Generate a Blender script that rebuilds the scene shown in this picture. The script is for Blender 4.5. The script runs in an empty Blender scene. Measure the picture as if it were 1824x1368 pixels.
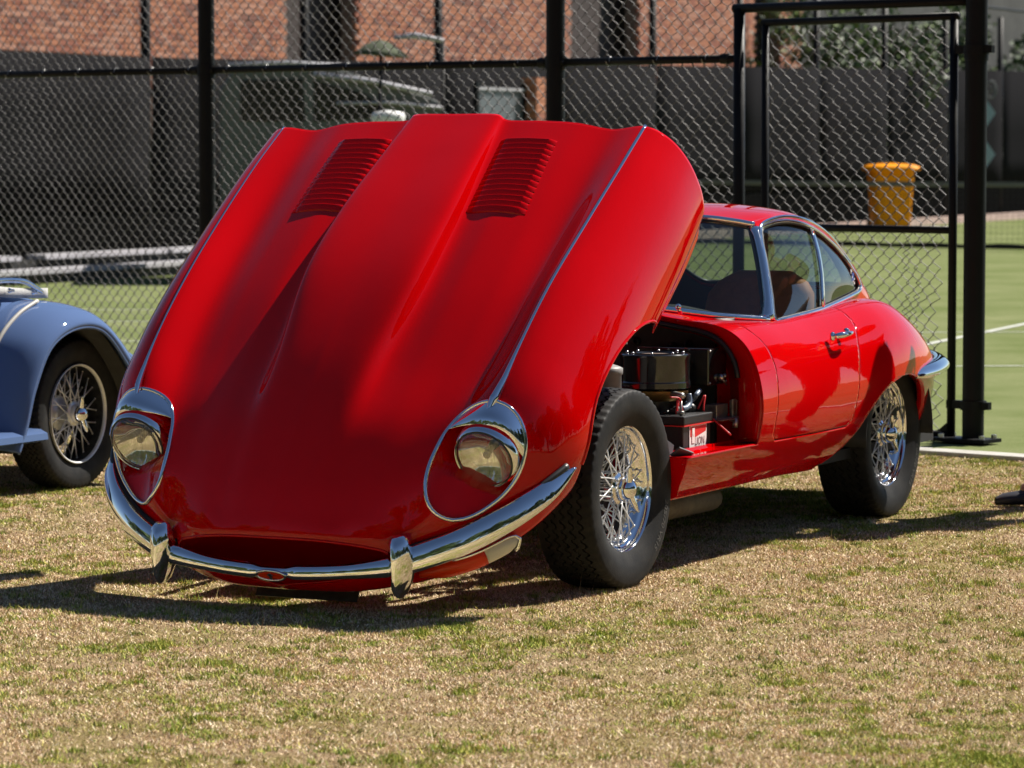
import bpy, bmesh, math, random
import numpy as np
from mathutils import Vector, Matrix
from mathutils.bvhtree import BVHTree

random.seed(7)
RNG = np.random.default_rng(11)
SC = bpy.context.scene
COL = SC.collection
R = math.radians
PI = math.pi

# ------------------------------------------------------------------ camera
cam_data = bpy.data.cameras.new('camera')
cam_data.lens = 119.49
cam_data.sensor_width = 36.0
cam_data.clip_end = 600.0
cam_data.dof.use_dof = True
cam_data.dof.focus_distance = 10.9
cam_data.dof.aperture_fstop = 7.1
cam = bpy.data.objects.new('camera', cam_data)
cam.location = (0, 0, 1.398)
cam.rotation_euler = (R(90 - 3.874), 0, 0)
COL.objects.link(cam)
SC.camera = cam

# ------------------------------------------------------------------ world and sun
SUN_DIR = Vector((0.805, 0.593, 0.0)).normalized()      # horizontal direction towards the sun
SUN_EL = R(48.5)
world = bpy.data.worlds.new('World')
SC.world = world
world.use_nodes = True
wn = world.node_tree
sky = wn.nodes.new('ShaderNodeTexSky')
sky.sky_type = 'NISHITA'
sky.sun_disc = False
sky.sun_elevation = SUN_EL
sky.sun_rotation = math.atan2(SUN_DIR.x, SUN_DIR.y)
sky.air_density = 0.7
sky.dust_density = 0.0
sky.ozone_density = 1.6
wn.links.new(sky.outputs[0], wn.nodes['Background'].inputs[0])
wn.nodes['Background'].inputs[1].default_value = 0.05
sun_data = bpy.data.lights.new('sun', 'SUN')
sun_data.energy = 5.0
sun_data.angle = R(0.53)
sun_data.color = (1.0, 0.94, 0.845)
sun = bpy.data.objects.new('sun', sun_data)
to_sun = Vector((SUN_DIR.x * math.cos(SUN_EL), SUN_DIR.y * math.cos(SUN_EL), math.sin(SUN_EL)))
sun.rotation_euler = to_sun.to_track_quat('Z', 'Y').to_euler()
COL.objects.link(sun)
SC.view_settings.view_transform = 'Standard'
SC.view_settings.look = 'None'
SC.view_settings.gamma = 1.0
SC.view_settings.exposure = 0.92
SC.view_settings.use_curve_mapping = False
SC.render.engine = 'CYCLES'
SC.cycles.max_bounces = 8
SC.cycles.transparent_max_bounces = 16

# ------------------------------------------------------------------ materials
def node_mat(name):
    m = bpy.data.materials.new(name)
    m.use_nodes = True
    nt = m.node_tree
    return m, nt, nt.nodes['Principled BSDF']

def mat(name, col, rough=0.5, metal=0.0, coat=0.0, spec=0.5, var=0.0, vscale=8.0, bump=0.0, bscale=60.0, col2=None, rvar=0.0):
    """plain principled surface with procedural colour variation and fine relief"""
    m, nt, b = node_mat(name)
    L = nt.links.new
    b.inputs['Base Color'].default_value = (*col, 1)
    b.inputs['Roughness'].default_value = rough
    b.inputs['Metallic'].default_value = metal
    b.inputs['Coat Weight'].default_value = coat
    b.inputs['Coat Roughness'].default_value = 0.03
    b.inputs['Specular IOR Level'].default_value = spec
    tc = nt.nodes.new('ShaderNodeTexCoord')
    if var > 0 or col2 is not None or rvar > 0:
        n = nt.nodes.new('ShaderNodeTexNoise')
        n.inputs['Scale'].default_value = vscale
        n.inputs['Detail'].default_value = 6
        n.inputs['Roughness'].default_value = 0.65
        L(tc.outputs['Object'], n.inputs['Vector'])
        r = nt.nodes.new('ShaderNodeValToRGB')
        r.color_ramp.elements[0].position = 0.35
        r.color_ramp.elements[1].position = 0.65
        c2 = col2 if col2 is not None else tuple(min(1, c * (1 + var)) for c in col)
        c1 = col if col2 is not None else tuple(c * (1 - var) for c in col)
        r.color_ramp.elements[0].color = (*c1, 1)
        r.color_ramp.elements[1].color = (*c2, 1)
        L(n.outputs['Fac'], r.inputs['Fac'])
        if var > 0 or col2 is not None:
            L(r.outputs['Color'], b.inputs['Base Color'])
        if rvar > 0:
            mr = nt.nodes.new('ShaderNodeMapRange')
            mr.inputs['From Min'].default_value = 0.3
            mr.inputs['From Max'].default_value = 0.7
            mr.inputs['To Min'].default_value = max(0, rough - rvar)
            mr.inputs['To Max'].default_value = rough + rvar
            L(n.outputs['Fac'], mr.inputs['Value'])
            L(mr.outputs[0], b.inputs['Roughness'])
    if bump > 0:
        n2 = nt.nodes.new('ShaderNodeTexNoise')
        n2.inputs['Scale'].default_value = bscale
        n2.inputs['Detail'].default_value = 4
        L(tc.outputs['Object'], n2.inputs['Vector'])
        bp = nt.nodes.new('ShaderNodeBump')
        bp.inputs['Strength'].default_value = bump
        bp.inputs['Distance'].default_value = 0.004
        L(n2.outputs['Fac'], bp.inputs['Height'])
        L(bp.outputs['Normal'], b.inputs['Normal'])
    return m

def glass_mat(name, tint=(0.75, 0.8, 0.78), dust=0.04, ior=1.5):
    m, nt, b = node_mat(name)
    nt.nodes.remove(b)
    out = nt.nodes['Material Output']
    L = nt.links.new
    tr = nt.nodes.new('ShaderNodeBsdfTransparent')
    tr.inputs[0].default_value = (*tint, 1)
    gl = nt.nodes.new('ShaderNodeBsdfGlossy')
    gl.inputs['Roughness'].default_value = 0.01
    gl.inputs['Color'].default_value = (1, 1, 1, 1)
    df = nt.nodes.new('ShaderNodeBsdfDiffuse')
    df.inputs['Color'].default_value = (0.5, 0.48, 0.42, 1)
    fr = nt.nodes.new('ShaderNodeFresnel')
    ge = nt.nodes.new('ShaderNodeNewGeometry'); mr = nt.nodes.new('ShaderNodeMapRange')
    mr.inputs['To Min'].default_value = ior; mr.inputs['To Max'].default_value = 1 / ior
    L(ge.outputs['Backfacing'], mr.inputs['Value']); L(mr.outputs[0], fr.inputs['IOR'])
    mx = nt.nodes.new('ShaderNodeMixShader')
    L(fr.outputs[0], mx.inputs[0]); L(tr.outputs[0], mx.inputs[1]); L(gl.outputs[0], mx.inputs[2])
    mx2 = nt.nodes.new('ShaderNodeMixShader')
    mx2.inputs[0].default_value = dust
    L(mx.outputs[0], mx2.inputs[1]); L(df.outputs[0], mx2.inputs[2])
    L(mx2.outputs[0], out.inputs['Surface'])
    return m

def car_paint(name, col, deep):
    """solid colour under clear lacquer, faint orange peel and a little dust"""
    m, nt, b = node_mat(name)
    L = nt.links.new
    tc = nt.nodes.new('ShaderNodeTexCoord')
    n = nt.nodes.new('ShaderNodeTexNoise'); n.inputs['Scale'].default_value = 3.0; n.inputs['Detail'].default_value = 8
    L(tc.outputs['Object'], n.inputs['Vector'])
    mix = nt.nodes.new('ShaderNodeMix'); mix.data_type = 'RGBA'
    mix.inputs['A'].default_value = (*col, 1); mix.inputs['B'].default_value = (*deep, 1)
    L(n.outputs['Fac'], mix.inputs['Factor'])
    L(mix.outputs['Result'], b.inputs['Base Color'])
    b.inputs['Roughness'].default_value = 1.0
    b.inputs['Specular IOR Level'].default_value = 0.0
    b.inputs['Coat Weight'].default_value = 1.0
    b.inputs['Coat Roughness'].default_value = 0.03
    b.inputs['Coat IOR'].default_value = 1.34
    n2 = nt.nodes.new('ShaderNodeTexNoise'); n2.inputs['Scale'].default_value = 9.0; n2.inputs['Detail'].default_value = 2
    L(tc.outputs['Object'], n2.inputs['Vector'])
    bp = nt.nodes.new('ShaderNodeBump'); bp.inputs['Strength'].default_value = 0.05; bp.inputs['Distance'].default_value = 0.01
    L(n2.outputs['Fac'], bp.inputs['Height'])
    L(bp.outputs['Normal'], b.inputs['Coat Normal'])
    return m

RED = car_paint('red_paint', (0.52, 0.0001, 0.0008), (0.43, 0.0001, 0.0006))
BLUE = car_paint('blue_paint', (0.088, 0.138, 0.275), (0.078, 0.124, 0.25))
CHROME = mat('chrome', (0.80, 0.81, 0.83), rough=0.05, metal=1.0, rvar=0.02, vscale=30)
STEEL = mat('dull_steel', (0.42, 0.42, 0.42), rough=0.35, metal=1.0, rvar=0.1, vscale=30)
SPOKE = mat('silver_spoke', (0.72, 0.73, 0.74), rough=0.3, metal=0.35)
RUBBER = mat('tyre_rubber', (0.015, 0.015, 0.0155), rough=0.6, spec=0.12, col2=(0.028, 0.027, 0.026), vscale=14, bump=0.15, bscale=150)
SEAL = mat('black_rubber_seal', (0.012, 0.012, 0.014), rough=0.45)
BLACKG = mat('gloss_black_enamel', (0.010, 0.010, 0.011), rough=0.14, coat=0.6, rvar=0.05, vscale=12)
BLACKM = mat('matt_black', (0.012, 0.012, 0.013), rough=0.7, var=0.4, vscale=20)
DARKMETAL = mat('oily_metal', (0.05, 0.05, 0.05), rough=0.45, metal=0.8, var=0.5, vscale=25)
ALLOY = mat('cast_alloy', (0.35, 0.34, 0.32), rough=0.4, metal=0.9, var=0.3, vscale=25)
TAN = mat('tan_leather', (0.42, 0.17, 0.065), rough=0.6, spec=0.12, var=0.15, vscale=20, bump=0.3, bscale=120)
DARKTRIM = mat('dark_trim', (0.018, 0.017, 0.018), rough=0.55, bump=0.3, bscale=200)
GLASS = glass_mat('car_glass', (0.60, 0.66, 0.64), 0.004)
LENS = glass_mat('headlamp_glass', (0.96, 0.96, 0.93), 0.04, 1.8)
AMBER = mat('amber_lens', (0.62, 0.035, 0.003), rough=0.25, spec=0.3)
CLEARL = mat('clear_ribbed_lens', (0.55, 0.52, 0.45), rough=0.15, coat=1.0)
WHITE = mat('white_print', (0.75, 0.75, 0.73), rough=0.5)
REDP = mat('red_print', (0.60, 0.02, 0.02), rough=0.5)
BLACKP = mat('dark_print', (0.02, 0.02, 0.03), rough=0.6)
FENCEBLK = mat('black_powder_coat', (0.005, 0.005, 0.0055), rough=0.5, spec=0.15, rvar=0.1, vscale=10)
WIRE = mat('coated_wire', (0.085, 0.080, 0.082), rough=0.5, metal=0.15, spec=0.6)

# ------------------------------------------------------------------ mesh helpers
def tag(o, label=None, cat=None, group=None, kind=None):
    if label: o['label'] = label
    if cat: o['category'] = cat
    if group: o['group'] = group
    if kind: o['kind'] = kind
    return o

def empty(name, loc=(0, 0, 0), rz=0.0, parent=None):
    o = bpy.data.objects.new(name, None)
    o.location = loc; o.rotation_euler = (0, 0, rz)
    o.empty_display_size = 0.2
    COL.objects.link(o)
    if parent: o.parent = parent
    return o

def link(name, me, m, parent=None, smooth=True):
    o = bpy.data.objects.new(name, me)
    if m is not None:
        for mm in (m if isinstance(m, (list, tuple)) else [m]):
            me.materials.append(mm)
    COL.objects.link(o)
    if parent: o.parent = parent
    if smooth:
        me.polygons.foreach_set('use_smooth', [True] * len(me.polygons))
    return o

class MB:
    """collects verts and faces for one mesh object"""
    def __init__(s): s.v = []; s.f = []
    def add(s, V, F):
        b = len(s.v)
        s.v.extend([tuple(map(float, p)) for p in V]); s.f.extend([tuple(i + b for i in f) for f in F])
        return s
    def grid(s, G, close_u=False, close_v=False):
        G = np.asarray(G, float); m, n = G.shape[:2]
        F = []
        for i in range(m if close_v else m - 1):
            for j in range(n if close_u else n - 1):
                i2, j2 = (i + 1) % m, (j + 1) % n
                F.append((i * n + j, i * n + j2, i2 * n + j2, i2 * n + j))
        return s.add(G.reshape(-1, 3), F)
    def tube(s, pts, r, n=8, closed=False, caps=True, flat=1.0):
        pts = [Vector(p) for p in pts]; m = len(pts)
        rr = r if hasattr(r, '__len__') else [r] * m
        rings = []; up = None
        for i, p in enumerate(pts):
            if closed: t = pts[(i + 1) % m] - pts[i - 1]
            else: t = pts[min(i + 1, m - 1)] - pts[max(i - 1, 0)]
            if t.length < 1e-9: t = Vector((0, 0, 1))
            t.normalize()
            if up is None:
                a = Vector((0, 0, 1)) if abs(t.z) < .9 else Vector((1, 0, 0))
                up = t.cross(a).normalized()
            up = (up - t * up.dot(t)).normalized()
            w = t.cross(up)
            rings.append([p + (up * math.cos(2 * PI * k / n) + w * math.sin(2 * PI * k / n) * flat) * rr[i] for k in range(n)])
        b = len(s.v)
        for rg in rings: s.v.extend([tuple(q) for q in rg])
        for i in range(m if closed else m - 1):
            i2 = (i + 1) % m
            for k in range(n):
                k2 = (k + 1) % n
                s.f.append((b + i * n + k, b + i * n + k2, b + i2 * n + k2, b + i2 * n + k))
        if caps and not closed:
            s.f.append(tuple(b + k for k in reversed(range(n))))
            s.f.append(tuple(b + (m - 1) * n + k for k in range(n)))
        return s
    def box(s, c, d, rot=None):
        c = Vector(c); M = rot if rot is not None else Matrix.Identity(3)
        V = [c + M @ Vector((sx * d[0] / 2, sy * d[1] / 2, sz * d[2] / 2)) for sx in (-1, 1) for sy in (-1, 1) for sz in (-1, 1)]
        return s.add(V, [(0, 1, 3, 2), (4, 6, 7, 5), (0, 4, 5, 1), (2, 3, 7, 6), (0, 2, 6, 4), (1, 5, 7, 3)])
    def lathe(s, prof, n=48, axis='Y', c=(0, 0, 0), capa=False, capb=False):
        """prof: (axial, radius)"""
        G = []
        for a, r in prof:
            row = []
            for k in range(n):
                t = 2 * PI * k / n
                if axis == 'Y': p = (r * math.cos(t), a, r * math.sin(t))
                elif axis == 'Z': p = (r * math.cos(t), r * math.sin(t), a)
                else: p = (a, r * math.cos(t), r * math.sin(t))
                row.append((p[0] + c[0], p[1] + c[1], p[2] + c[2]))
            G.append(row)
        b = len(s.v)
        s.grid(np.array(G), close_u=True)
        if capa: s.f.append(tuple(b + k for k in range(n)))
        if capb: s.f.append(tuple(b + (len(prof) - 1) * n + k for k in range(n)))
        return s
    def sphere(s, c, r, n=12, m=8, sc=(1, 1, 1)):
        G = []
        for i in range(m + 1):
            a = PI * i / m
            G.append([(c[0] + r * sc[0] * math.sin(a) * math.cos(2 * PI * k / n), c[1] + r * sc[1] * math.sin(a) * math.sin(2 * PI * k / n), c[2] + r * sc[2] * math.cos(a)) for k in range(n)])
        return s.grid(np.array(G), close_u=True)
    def mesh(s, name):
        me = bpy.data.meshes.new(name)
        me.from_pydata(s.v, [], s.f)
        me.update()
        return me
    def build(s, name, m, parent=None, smooth=True, weld=False, bevel=0, solid=0, edge=False, xf=None):
        if xf is not None:
            s.v = [tuple(p) for p in xf(np.array(s.v))]
        me = s.mesh(name)
        bm = bmesh.new(); bm.from_mesh(me)
        if weld: bmesh.ops.remove_doubles(bm, verts=bm.verts, dist=1e-4)
        bmesh.ops.recalc_face_normals(bm, faces=bm.faces)
        if bevel:
            bmesh.ops.bevel(bm, geom=[e for e in bm.edges if len(e.link_faces) == 2 and e.calc_face_angle(0) > 0.5], offset=bevel, segments=2, affect='EDGES', profile=.5, clamp_overlap=True)
        bm.to_mesh(me); bm.free()
        o = link(name, me, m, parent, smooth)
        if smooth and edge:
            sharp_by_angle(me, edge if isinstance(edge, float) else 0.6)
        if solid:
            md = o.modifiers.new('thick', 'SOLIDIFY'); md.thickness = solid; md.offset = -1
        return o

def sharp_by_angle(me, ang):
    bm = bmesh.new(); bm.from_mesh(me)
    for e in bm.edges:
        if len(e.link_faces) == 2 and e.calc_face_angle(0) > ang: e.smooth = False
    bm.to_mesh(me); bm.free()

def box(name, c, d, m, parent=None, rot=None, bevel=0.0, smooth=False):
    return MB().box(c, d, rot).build(name, m, parent, smooth=smooth, bevel=bevel)

def crom(P, u):
    n = len(P); u = np.clip(np.asarray(u, float), 0, n - 1 - 1e-9); i = u.astype(int); t = u - i
    E = np.concatenate([[2 * P[0] - P[1]], P, [2 * P[-1] - P[-2]]])
    p0, p1, p2, p3 = E[i], E[i + 1], E[i + 2], E[i + 3]
    t = t.reshape((-1,) + (1,) * (P.ndim - 1))
    return .5 * ((2 * p1) + (-p0 + p2) * t + (2 * p0 - 5 * p1 + 4 * p2 - p3) * t ** 2 + (-p0 + 3 * p1 - 3 * p2 + p3) * t ** 3)

def curve(P, n):
    P = np.array(P, float)
    return crom(P, np.linspace(0, len(P) - 1, n))

def ccurve(P, n):
    P = np.array(P, float); k = len(P)
    Q = np.concatenate([P[-2:], P, P[:3]])
    return crom(Q, 2 + np.linspace(0, k, n, endpoint=False))

def surf(net, U, V):
    net = np.asarray(net, float)
    a = crom(net, V)
    return np.swapaxes(crom(np.swapaxes(a, 0, 1), U), 0, 1)

def mirror(G):
    G = np.array(G, float); G[..., 1] *= -1
    return G

def poly_sd(P, poly):
    """signed distance of 2-D points to a closed polygon, negative inside"""
    P = np.asarray(P, float); sh = P.shape[:-1]; P = P.reshape(-1, 2)
    poly = np.asarray(poly, float); A = poly; B = np.roll(poly, -1, 0)
    d = np.full(len(P), 1e9); ins = np.zeros(len(P), bool)
    for a, b in zip(A, B):
        e = b - a; w = P - a
        t = np.clip((w @ e) / max(e @ e, 1e-12), 0, 1)
        d = np.minimum(d, np.hypot(*(w - t[:, None] * e).T))
        c = ((a[1] > P[:, 1]) != (b[1] > P[:, 1])) & (P[:, 0] < (b[0] - a[0]) * (P[:, 1] - a[1]) / (b[1] - a[1] + 1e-15) + a[0])
        ins ^= c
    return np.where(ins, -d, d).reshape(sh)

def cut_grid(S, D):
    """keep the part of grid S where D > 0; cells on the border are snapped on to D = 0"""
    S = np.array(S, float); m, n = D.shape
    cell = (D[:-1, :-1] > 0) | (D[1:, :-1] > 0) | (D[:-1, 1:] > 0) | (D[1:, 1:] > 0)
    need = np.zeros_like(D, bool)
    for di in (0, 1):
        for dj in (0, 1):
            need[di:m - 1 + di, dj:n - 1 + dj] |= cell
    move = need & (D <= 0)
    out = S.copy()
    for i, j in zip(*np.nonzero(move)):
        best = None
        for di in (-1, 0, 1):
            for dj in (-1, 0, 1):
                a, b = i + di, j + dj
                if (di or dj) and 0 <= a < m and 0 <= b < n and D[a, b] > 0:
                    t = -D[i, j] / (D[a, b] - D[i, j] + 1e-12)
                    q = S[i, j] + (S[a, b] - S[i, j]) * t
                    l = np.linalg.norm(q - S[i, j])
                    if best is None or l < best[0]: best = (l, q)
        if best is not None: out[i, j] = best[1]
    mb = MB()
    F = [(i * n + j, i * n + j + 1, (i + 1) * n + j + 1, (i + 1) * n + j) for i, j in zip(*np.nonzero(cell))]
    used = np.unique(np.array(F).ravel()) if F else np.array([], int)
    remap = -np.ones(m * n, int); remap[used] = np.arange(len(used))
    mb.v = [tuple(p) for p in out.reshape(-1, 3)[used]]
    mb.f = [tuple(int(remap[i]) for i in f) for f in F]
    return mb

def text_mesh(txt, size=1.0):
    """flat text as verts, faces (x along, y up), centred in x"""
    cu = bpy.data.curves.new('t', 'FONT'); cu.body = txt; cu.size = size; cu.align_x = 'CENTER'; cu.resolution_u = 2
    o = bpy.data.objects.new('t', cu); COL.objects.link(o)
    dg = bpy.context.evaluated_depsgraph_get()
    me = o.evaluated_get(dg).to_mesh()
    V = [tuple(v.co) for v in me.vertices]; F = [tuple(p.vertices) for p in me.polygons]
    o.evaluated_get(dg).to_mesh_clear()
    bpy.data.objects.remove(o); bpy.data.curves.remove(cu)
    return V, F

def clone(o, parent=None):
    c = o.copy(); COL.objects.link(c); c.parent = parent
    for ch in o.children: clone(ch, c)
    return c

def vnoise(x, y, seed=0):
    """smooth value noise on arrays, 0..1"""
    xi = np.floor(x).astype(np.int64); yi = np.floor(y).astype(np.int64)
    fx = x - xi; fy = y - yi; fx = fx * fx * (3 - 2 * fx); fy = fy * fy * (3 - 2 * fy)
    def h(a, b):
        n = (a * 374761393 + b * 668265263 + seed * 1274126177) & 0x7fffffff
        n = ((n ^ (n >> 13)) * 1274126177) & 0x7fffffff
        return ((n ^ (n >> 16)) & 0xffff) / 65535.0
    return (h(xi, yi) * (1 - fx) + h(xi + 1, yi) * fx) * (1 - fy) + (h(xi, yi + 1) * (1 - fx) + h(xi + 1, yi + 1) * fx) * fy

def fbm(x, y, f=1.0, o=4, seed=0):
    s = 0; a = 1; t = 0
    for k in range(o):
        s = s + a * vnoise(x * f, y * f, seed + k); t += a; a *= .55; f *= 2.03
    return s / t

# ------------------------------------------------------------------ wheels
def tyre_mesh(Rr=.325, W=.205, rim=.207, zig=60):
    h = W / 2; N = zig * 4
    side = [(.76 * h, rim - .004), (.80 * h, rim + .004), (.86 * h, rim + .016), (.955 * h, rim + .040), (1.0 * h, rim + .062), (1.0 * h, Rr - .038), (.985 * h, Rr - .024), (.960 * h, Rr - .0125)]
    rings = []                    # list of (y, r, zigamp)
    for y, r in side: rings.append((y, r, 0))
    def crown(y): return Rr - .0075 * (abs(y) / (.92 * h)) ** 2.4
    rings.append((.93 * h, crown(.93 * h) - .0015, 0.002))
    nr = 6; w = 2 * .90 * h / nr
    for k in range(nr):
        y1 = .90 * h - k * w - .0036; y0 = y1 - w + .0072
        a = .0065
        if k > 0: rings.append((y1, crown(y1) - .008, a))
        rings.append((y1 - .0006, crown(y1), a))
        rings.append((y0 + .0006, crown(y0), a if k < nr - 1 else 0))
        if k < nr - 1: rings.append((y0, crown(y0) - .008, a))
    rings.append((-.93 * h, crown(.93 * h) - .0015, 0.002))
    for y, r in reversed(side): rings.append((-y, r, 0))
    G = []
    tri = [1, 1, -1, -1]
    for y, r, a in rings:
        row = []
        for k in range(N):
            t = 2 * PI * k / N
            row.append((r * math.cos(t), y + a * tri[k % 4], r * math.sin(t)))
        G.append(row)
    mb = MB().grid(np.array(G), close_u=True)
    # cross sipes on the shoulder: short raised blocks
    for k in range(0):
        t = 0
        for s in (1, -1):
            c = Vector((math.cos(t) * (Rr - .0135), s * .905 * h, math.sin(t) * (Rr - .0135)))
            rot = Matrix.Rotation(-t, 3, 'Y') @ Matrix.Rotation(s * .6, 3, 'Z')
            mb.box(c, (.008, .012, .0095), rot)
    return mb

def ring_text(txt, size, r0, ang0, y, out=.0012):
    """raised lettering round a tyre sidewall (wheel in the x-z plane, outer face +y)"""
    V, F = text_mesh(txt, size)
    W = []
    for lay in (0, out):
        for vx, vy, _ in V:
            a = ang0 + vx / r0
            r = r0 + vy
            W.append((-r * math.cos(a), y + lay, -r * math.sin(a)))
    n = len(V)
    mb = MB(); mb.add(W, [tuple(i + n for i in f) for f in F])
    return mb

def wheel(parent, loc, spokes=True, side=1, blue=False, proto=None):
    rz = 0 if side > 0 else PI
    if proto is not None:
        w = clone(proto, parent); w.location = loc; w.rotation_euler = (0, 0, rz); return w
    ch = SPOKE if blue else CHROME
    mb = MB()
    # rim: outer flange, well, inner flange
    if blue:
        mb.lathe([(.070, .2065), (.077, .2085), (.079, .206), (.076, .201), (.066, .198), (.062, .2005)], 96)
    else:
        mb.lathe([(.070, .2065), (.077, .2085), (.079, .206), (.0765, .2015), (.070, .199), (.064, .1975), (.058, .1965), (.054, .192), (.050, .187), (.046, .183), (.036, .181), (.030, .176), (.022, .1685), (.012, .1665), (.0, .1665), (-.018, .1665), (-.026, .173), (-.032, .179), (-.050, .183), (-.056, .190), (-.075, .205), (-.078, .2085)], 96)
    # splined hub
    mb.lathe([(.078, .030), (.076, .037), (.068, .041), (.058, .040), (.052, .052), (.047, .053), (.044, .040), (.0, .036), (-.018, .045), (-.024, .072), (-.030, .074), (-.036, .045), (-.06, .05)], 40)
    w = mb.build('wheel', ch, parent, edge=.9)
    w.location = loc; w.rotation_euler = (0, 0, rz)
    ty = tyre_mesh(zig=72 if blue else 60, Rr=.315 if blue else .325, W=.165 if blue else .205)
    ty.build('tyre', RUBBER, w, edge=.7)
    if blue: MB().lathe([(.064, .1995), (.030, .197), (-.045, .195), (-.060, .198), (-.078, .2075)], 72).build('shaded_rim_barrel', DARKMETAL, w)  # inside of the silver rim, coloured dark to stand for its inner shade
    # brake disc and drum behind the spokes
    MB().lathe([(-.050, .02), (-.046, .145), (-.056, .147), (-.062, .145), (-.066, .02)], 48).build('brake_disc', DARKMETAL, w, edge=.6)
    # spinner
    sp = MB().lathe([(.076, .036), (.084, .035), (.098, .030), (.108, .020), (.112, .006), (.1125, .0005)], 32)
    base = 1.2 if not blue else 1.35
    for k in range(2):
        a = base + k * PI
        d = Vector((math.cos(a), 0, math.sin(a))); t = Vector((-math.sin(a), 0, math.cos(a)))
        P = [Vector((0, .088, 0)) + d * .02, Vector((0, .094, 0)) + d * .045, Vector((0, .100, 0)) + d * .066, Vector((0, .104, 0)) + d * .078]
        sp.tube(P, [.014, .012, .0095, .004], 8)
    sp.build('spinner', CHROME, w, edge=.8)
    if spokes:
        def smesh(p, q, name):
            m_ = MB().tube([p, q], .0026 if not blue else .0031, 5)
            m_.sphere(q, .0050 if not blue else .0042, 7, 5)
            return m_.mesh(name)
        def pt(r, a, y): return Vector((r * math.cos(a), y, r * math.sin(a)))
        rows = []
        if blue:
            rows = [(24, .050, .052, .196, .030, .52, 0), (30, .070, -.024, .195, -.020, .42, .5)]
        else:
            rows = [(24, .050, .052, .184, .048, .50, 0), (24, .072, -.026, .172, .026, .34, .3), (24, .073, -.030, .166, .006, .46, .7)]
        for n, r0, y0, r1, y1, sw, off in rows:
            for s in (1, -1):
                me = smesh(pt(r0, 0, y0), pt(r1, s * sw, y1), 'spoke')
                first = True
                for k in range(n // 2):
                    o = link('spoke', me, SPOKE if first else None, w); first = False
                    if blue: pass
                    o.rotation_euler = (0, 2 * PI * (k + (0.5 if s < 0 else 0) + off * .5) / (n / 2), 0)
    return w

# ------------------------------------------------------------------ red sports car
PSI = 0.46132
CAR = empty('sports_car', (-0.2706, 11.2095, 0), -(PI / 2 + PSI))
tag(CAR, 'glossy red vintage coupe with its long bonnet tipped forward and engine bay open', 'car')

# the bonnet is modelled closed (x forward of front axle, y left, z up) and tipped forward round its hinge
TH = R(34); CT, ST = math.cos(TH), math.sin(TH)
TX = -.187 - (CT * -.93 + ST * .925); TZ = 1.531 - (ST * .93 + CT * .925)
def tip(P):
    P = np.asarray(P, float)
    return np.stack([CT * P[..., 0] + ST * P[..., 2] + TX, P[..., 1], -ST * P[..., 0] + CT * P[..., 2] + TZ], -1)
BON=[
[(-.93,0,.925),(-.70,0,.922),(-.40,0,.912),(-.10,0,.882),(.20,0,.818),(.45,0,.738),(.65,0,.655),(.76,0,.595),(.805,0,.562),(.818,0,.541)],
[(-.93,.148,.924),(-.70,.166,.922),(-.40,.186,.912),(-.10,.188,.880),(.20,.155,.810),(.45,.13,.732),(.65,.12,.65),(.757,.115,.59),(.802,.105,.56),(.817,.10,.540)],
[(-.93,.19,.900),(-.70,.204,.882),(-.40,.224,.853),(-.10,.228,.814),(.20,.212,.760),(.45,.21,.713),(.64,.20,.64),(.748,.20,.58),(.795,.195,.552),(.811,.185,.532)],
[(-.93,.32,.896),(-.70,.32,.882),(-.40,.33,.855),(-.10,.33,.812),(.20,.32,.752),(.44,.31,.702),(.62,.29,.636),(.735,.27,.575),(.785,.255,.540),(.802,.25,.518)],
[(-.93,.44,.887),(-.70,.44,.872),(-.40,.44,.840),(-.10,.44,.797),(.19,.425,.740),(.42,.41,.690),(.60,.385,.626),(.718,.345,.558),(.770,.32,.522),(.788,.31,.497)],
[(-.93,.56,.862),(-.70,.56,.845),(-.40,.56,.815),(-.10,.555,.783),(.18,.54,.738),(.40,.505,.695),(.575,.475,.628),(.69,.42,.545),(.755,.375,.502),(.778,.36,.475)],
[(-.93,.68,.873),(-.70,.68,.871),(-.40,.672,.860),(-.10,.66,.840),(.17,.650,.797),(.36,.635,.742),(.53,.595,.655),(.67,.50,.54),(.75,.41,.47),(.778,.375,.445)],
[(-.93,.755,.825),(-.70,.758,.825),(-.40,.755,.812),(-.10,.752,.79),(.14,.745,.755),(.33,.735,.70),(.50,.685,.605),(.66,.555,.48),(.748,.42,.425),(.780,.35,.415)],
[(-.93,.800,.74),(-.70,.81,.73),(-.40,.812,.71),(-.12,.812,.69),(.12,.81,.65),(.31,.80,.605),(.49,.735,.52),(.66,.575,.43),(.755,.40,.40),(.79,.28,.395)],
[(-.93,.818,.63),(-.70,.832,.61),(-.40,.835,.585),(-.12,.838,.565),(.12,.837,.54),(.32,.82,.505),(.51,.735,.45),(.685,.545,.395),(.785,.32,.38),(.82,.17,.382)],
[(-.92,.815,.55),(-.70,.822,.52),(-.40,.825,.49),(-.12,.830,.46),(.12,.825,.45),(.33,.80,.43),(.53,.70,.39),(.70,.50,.365),(.805,.26,.362),(.845,0,.374)],
[(-.90,.795,.50),(-.70,.80,.475),(-.40,.80,.445),(-.12,.81,.42),(.12,.80,.40),(.34,.775,.375),(.54,.675,.35),(.70,.47,.328),(.80,.25,.332),(.832,0,.345)],
[(-.88,.785,.46),(-.70,.79,.44),(-.40,.785,.415),(-.12,.78,.39),(.12,.78,.36),(.34,.745,.34),(.54,.63,.315),(.69,.44,.30),(.775,.23,.308),(.80,0,.315)],
]
BON = np.array(BON)
SH = surf(BON, np.linspace(0, 9, 226), np.linspace(0, 12, 181))         # left half, rows across, columns rear to nose
SFULL = np.concatenate([mirror(SH[::-1]), SH[1:]])
bv = MB().grid(SFULL)
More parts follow.
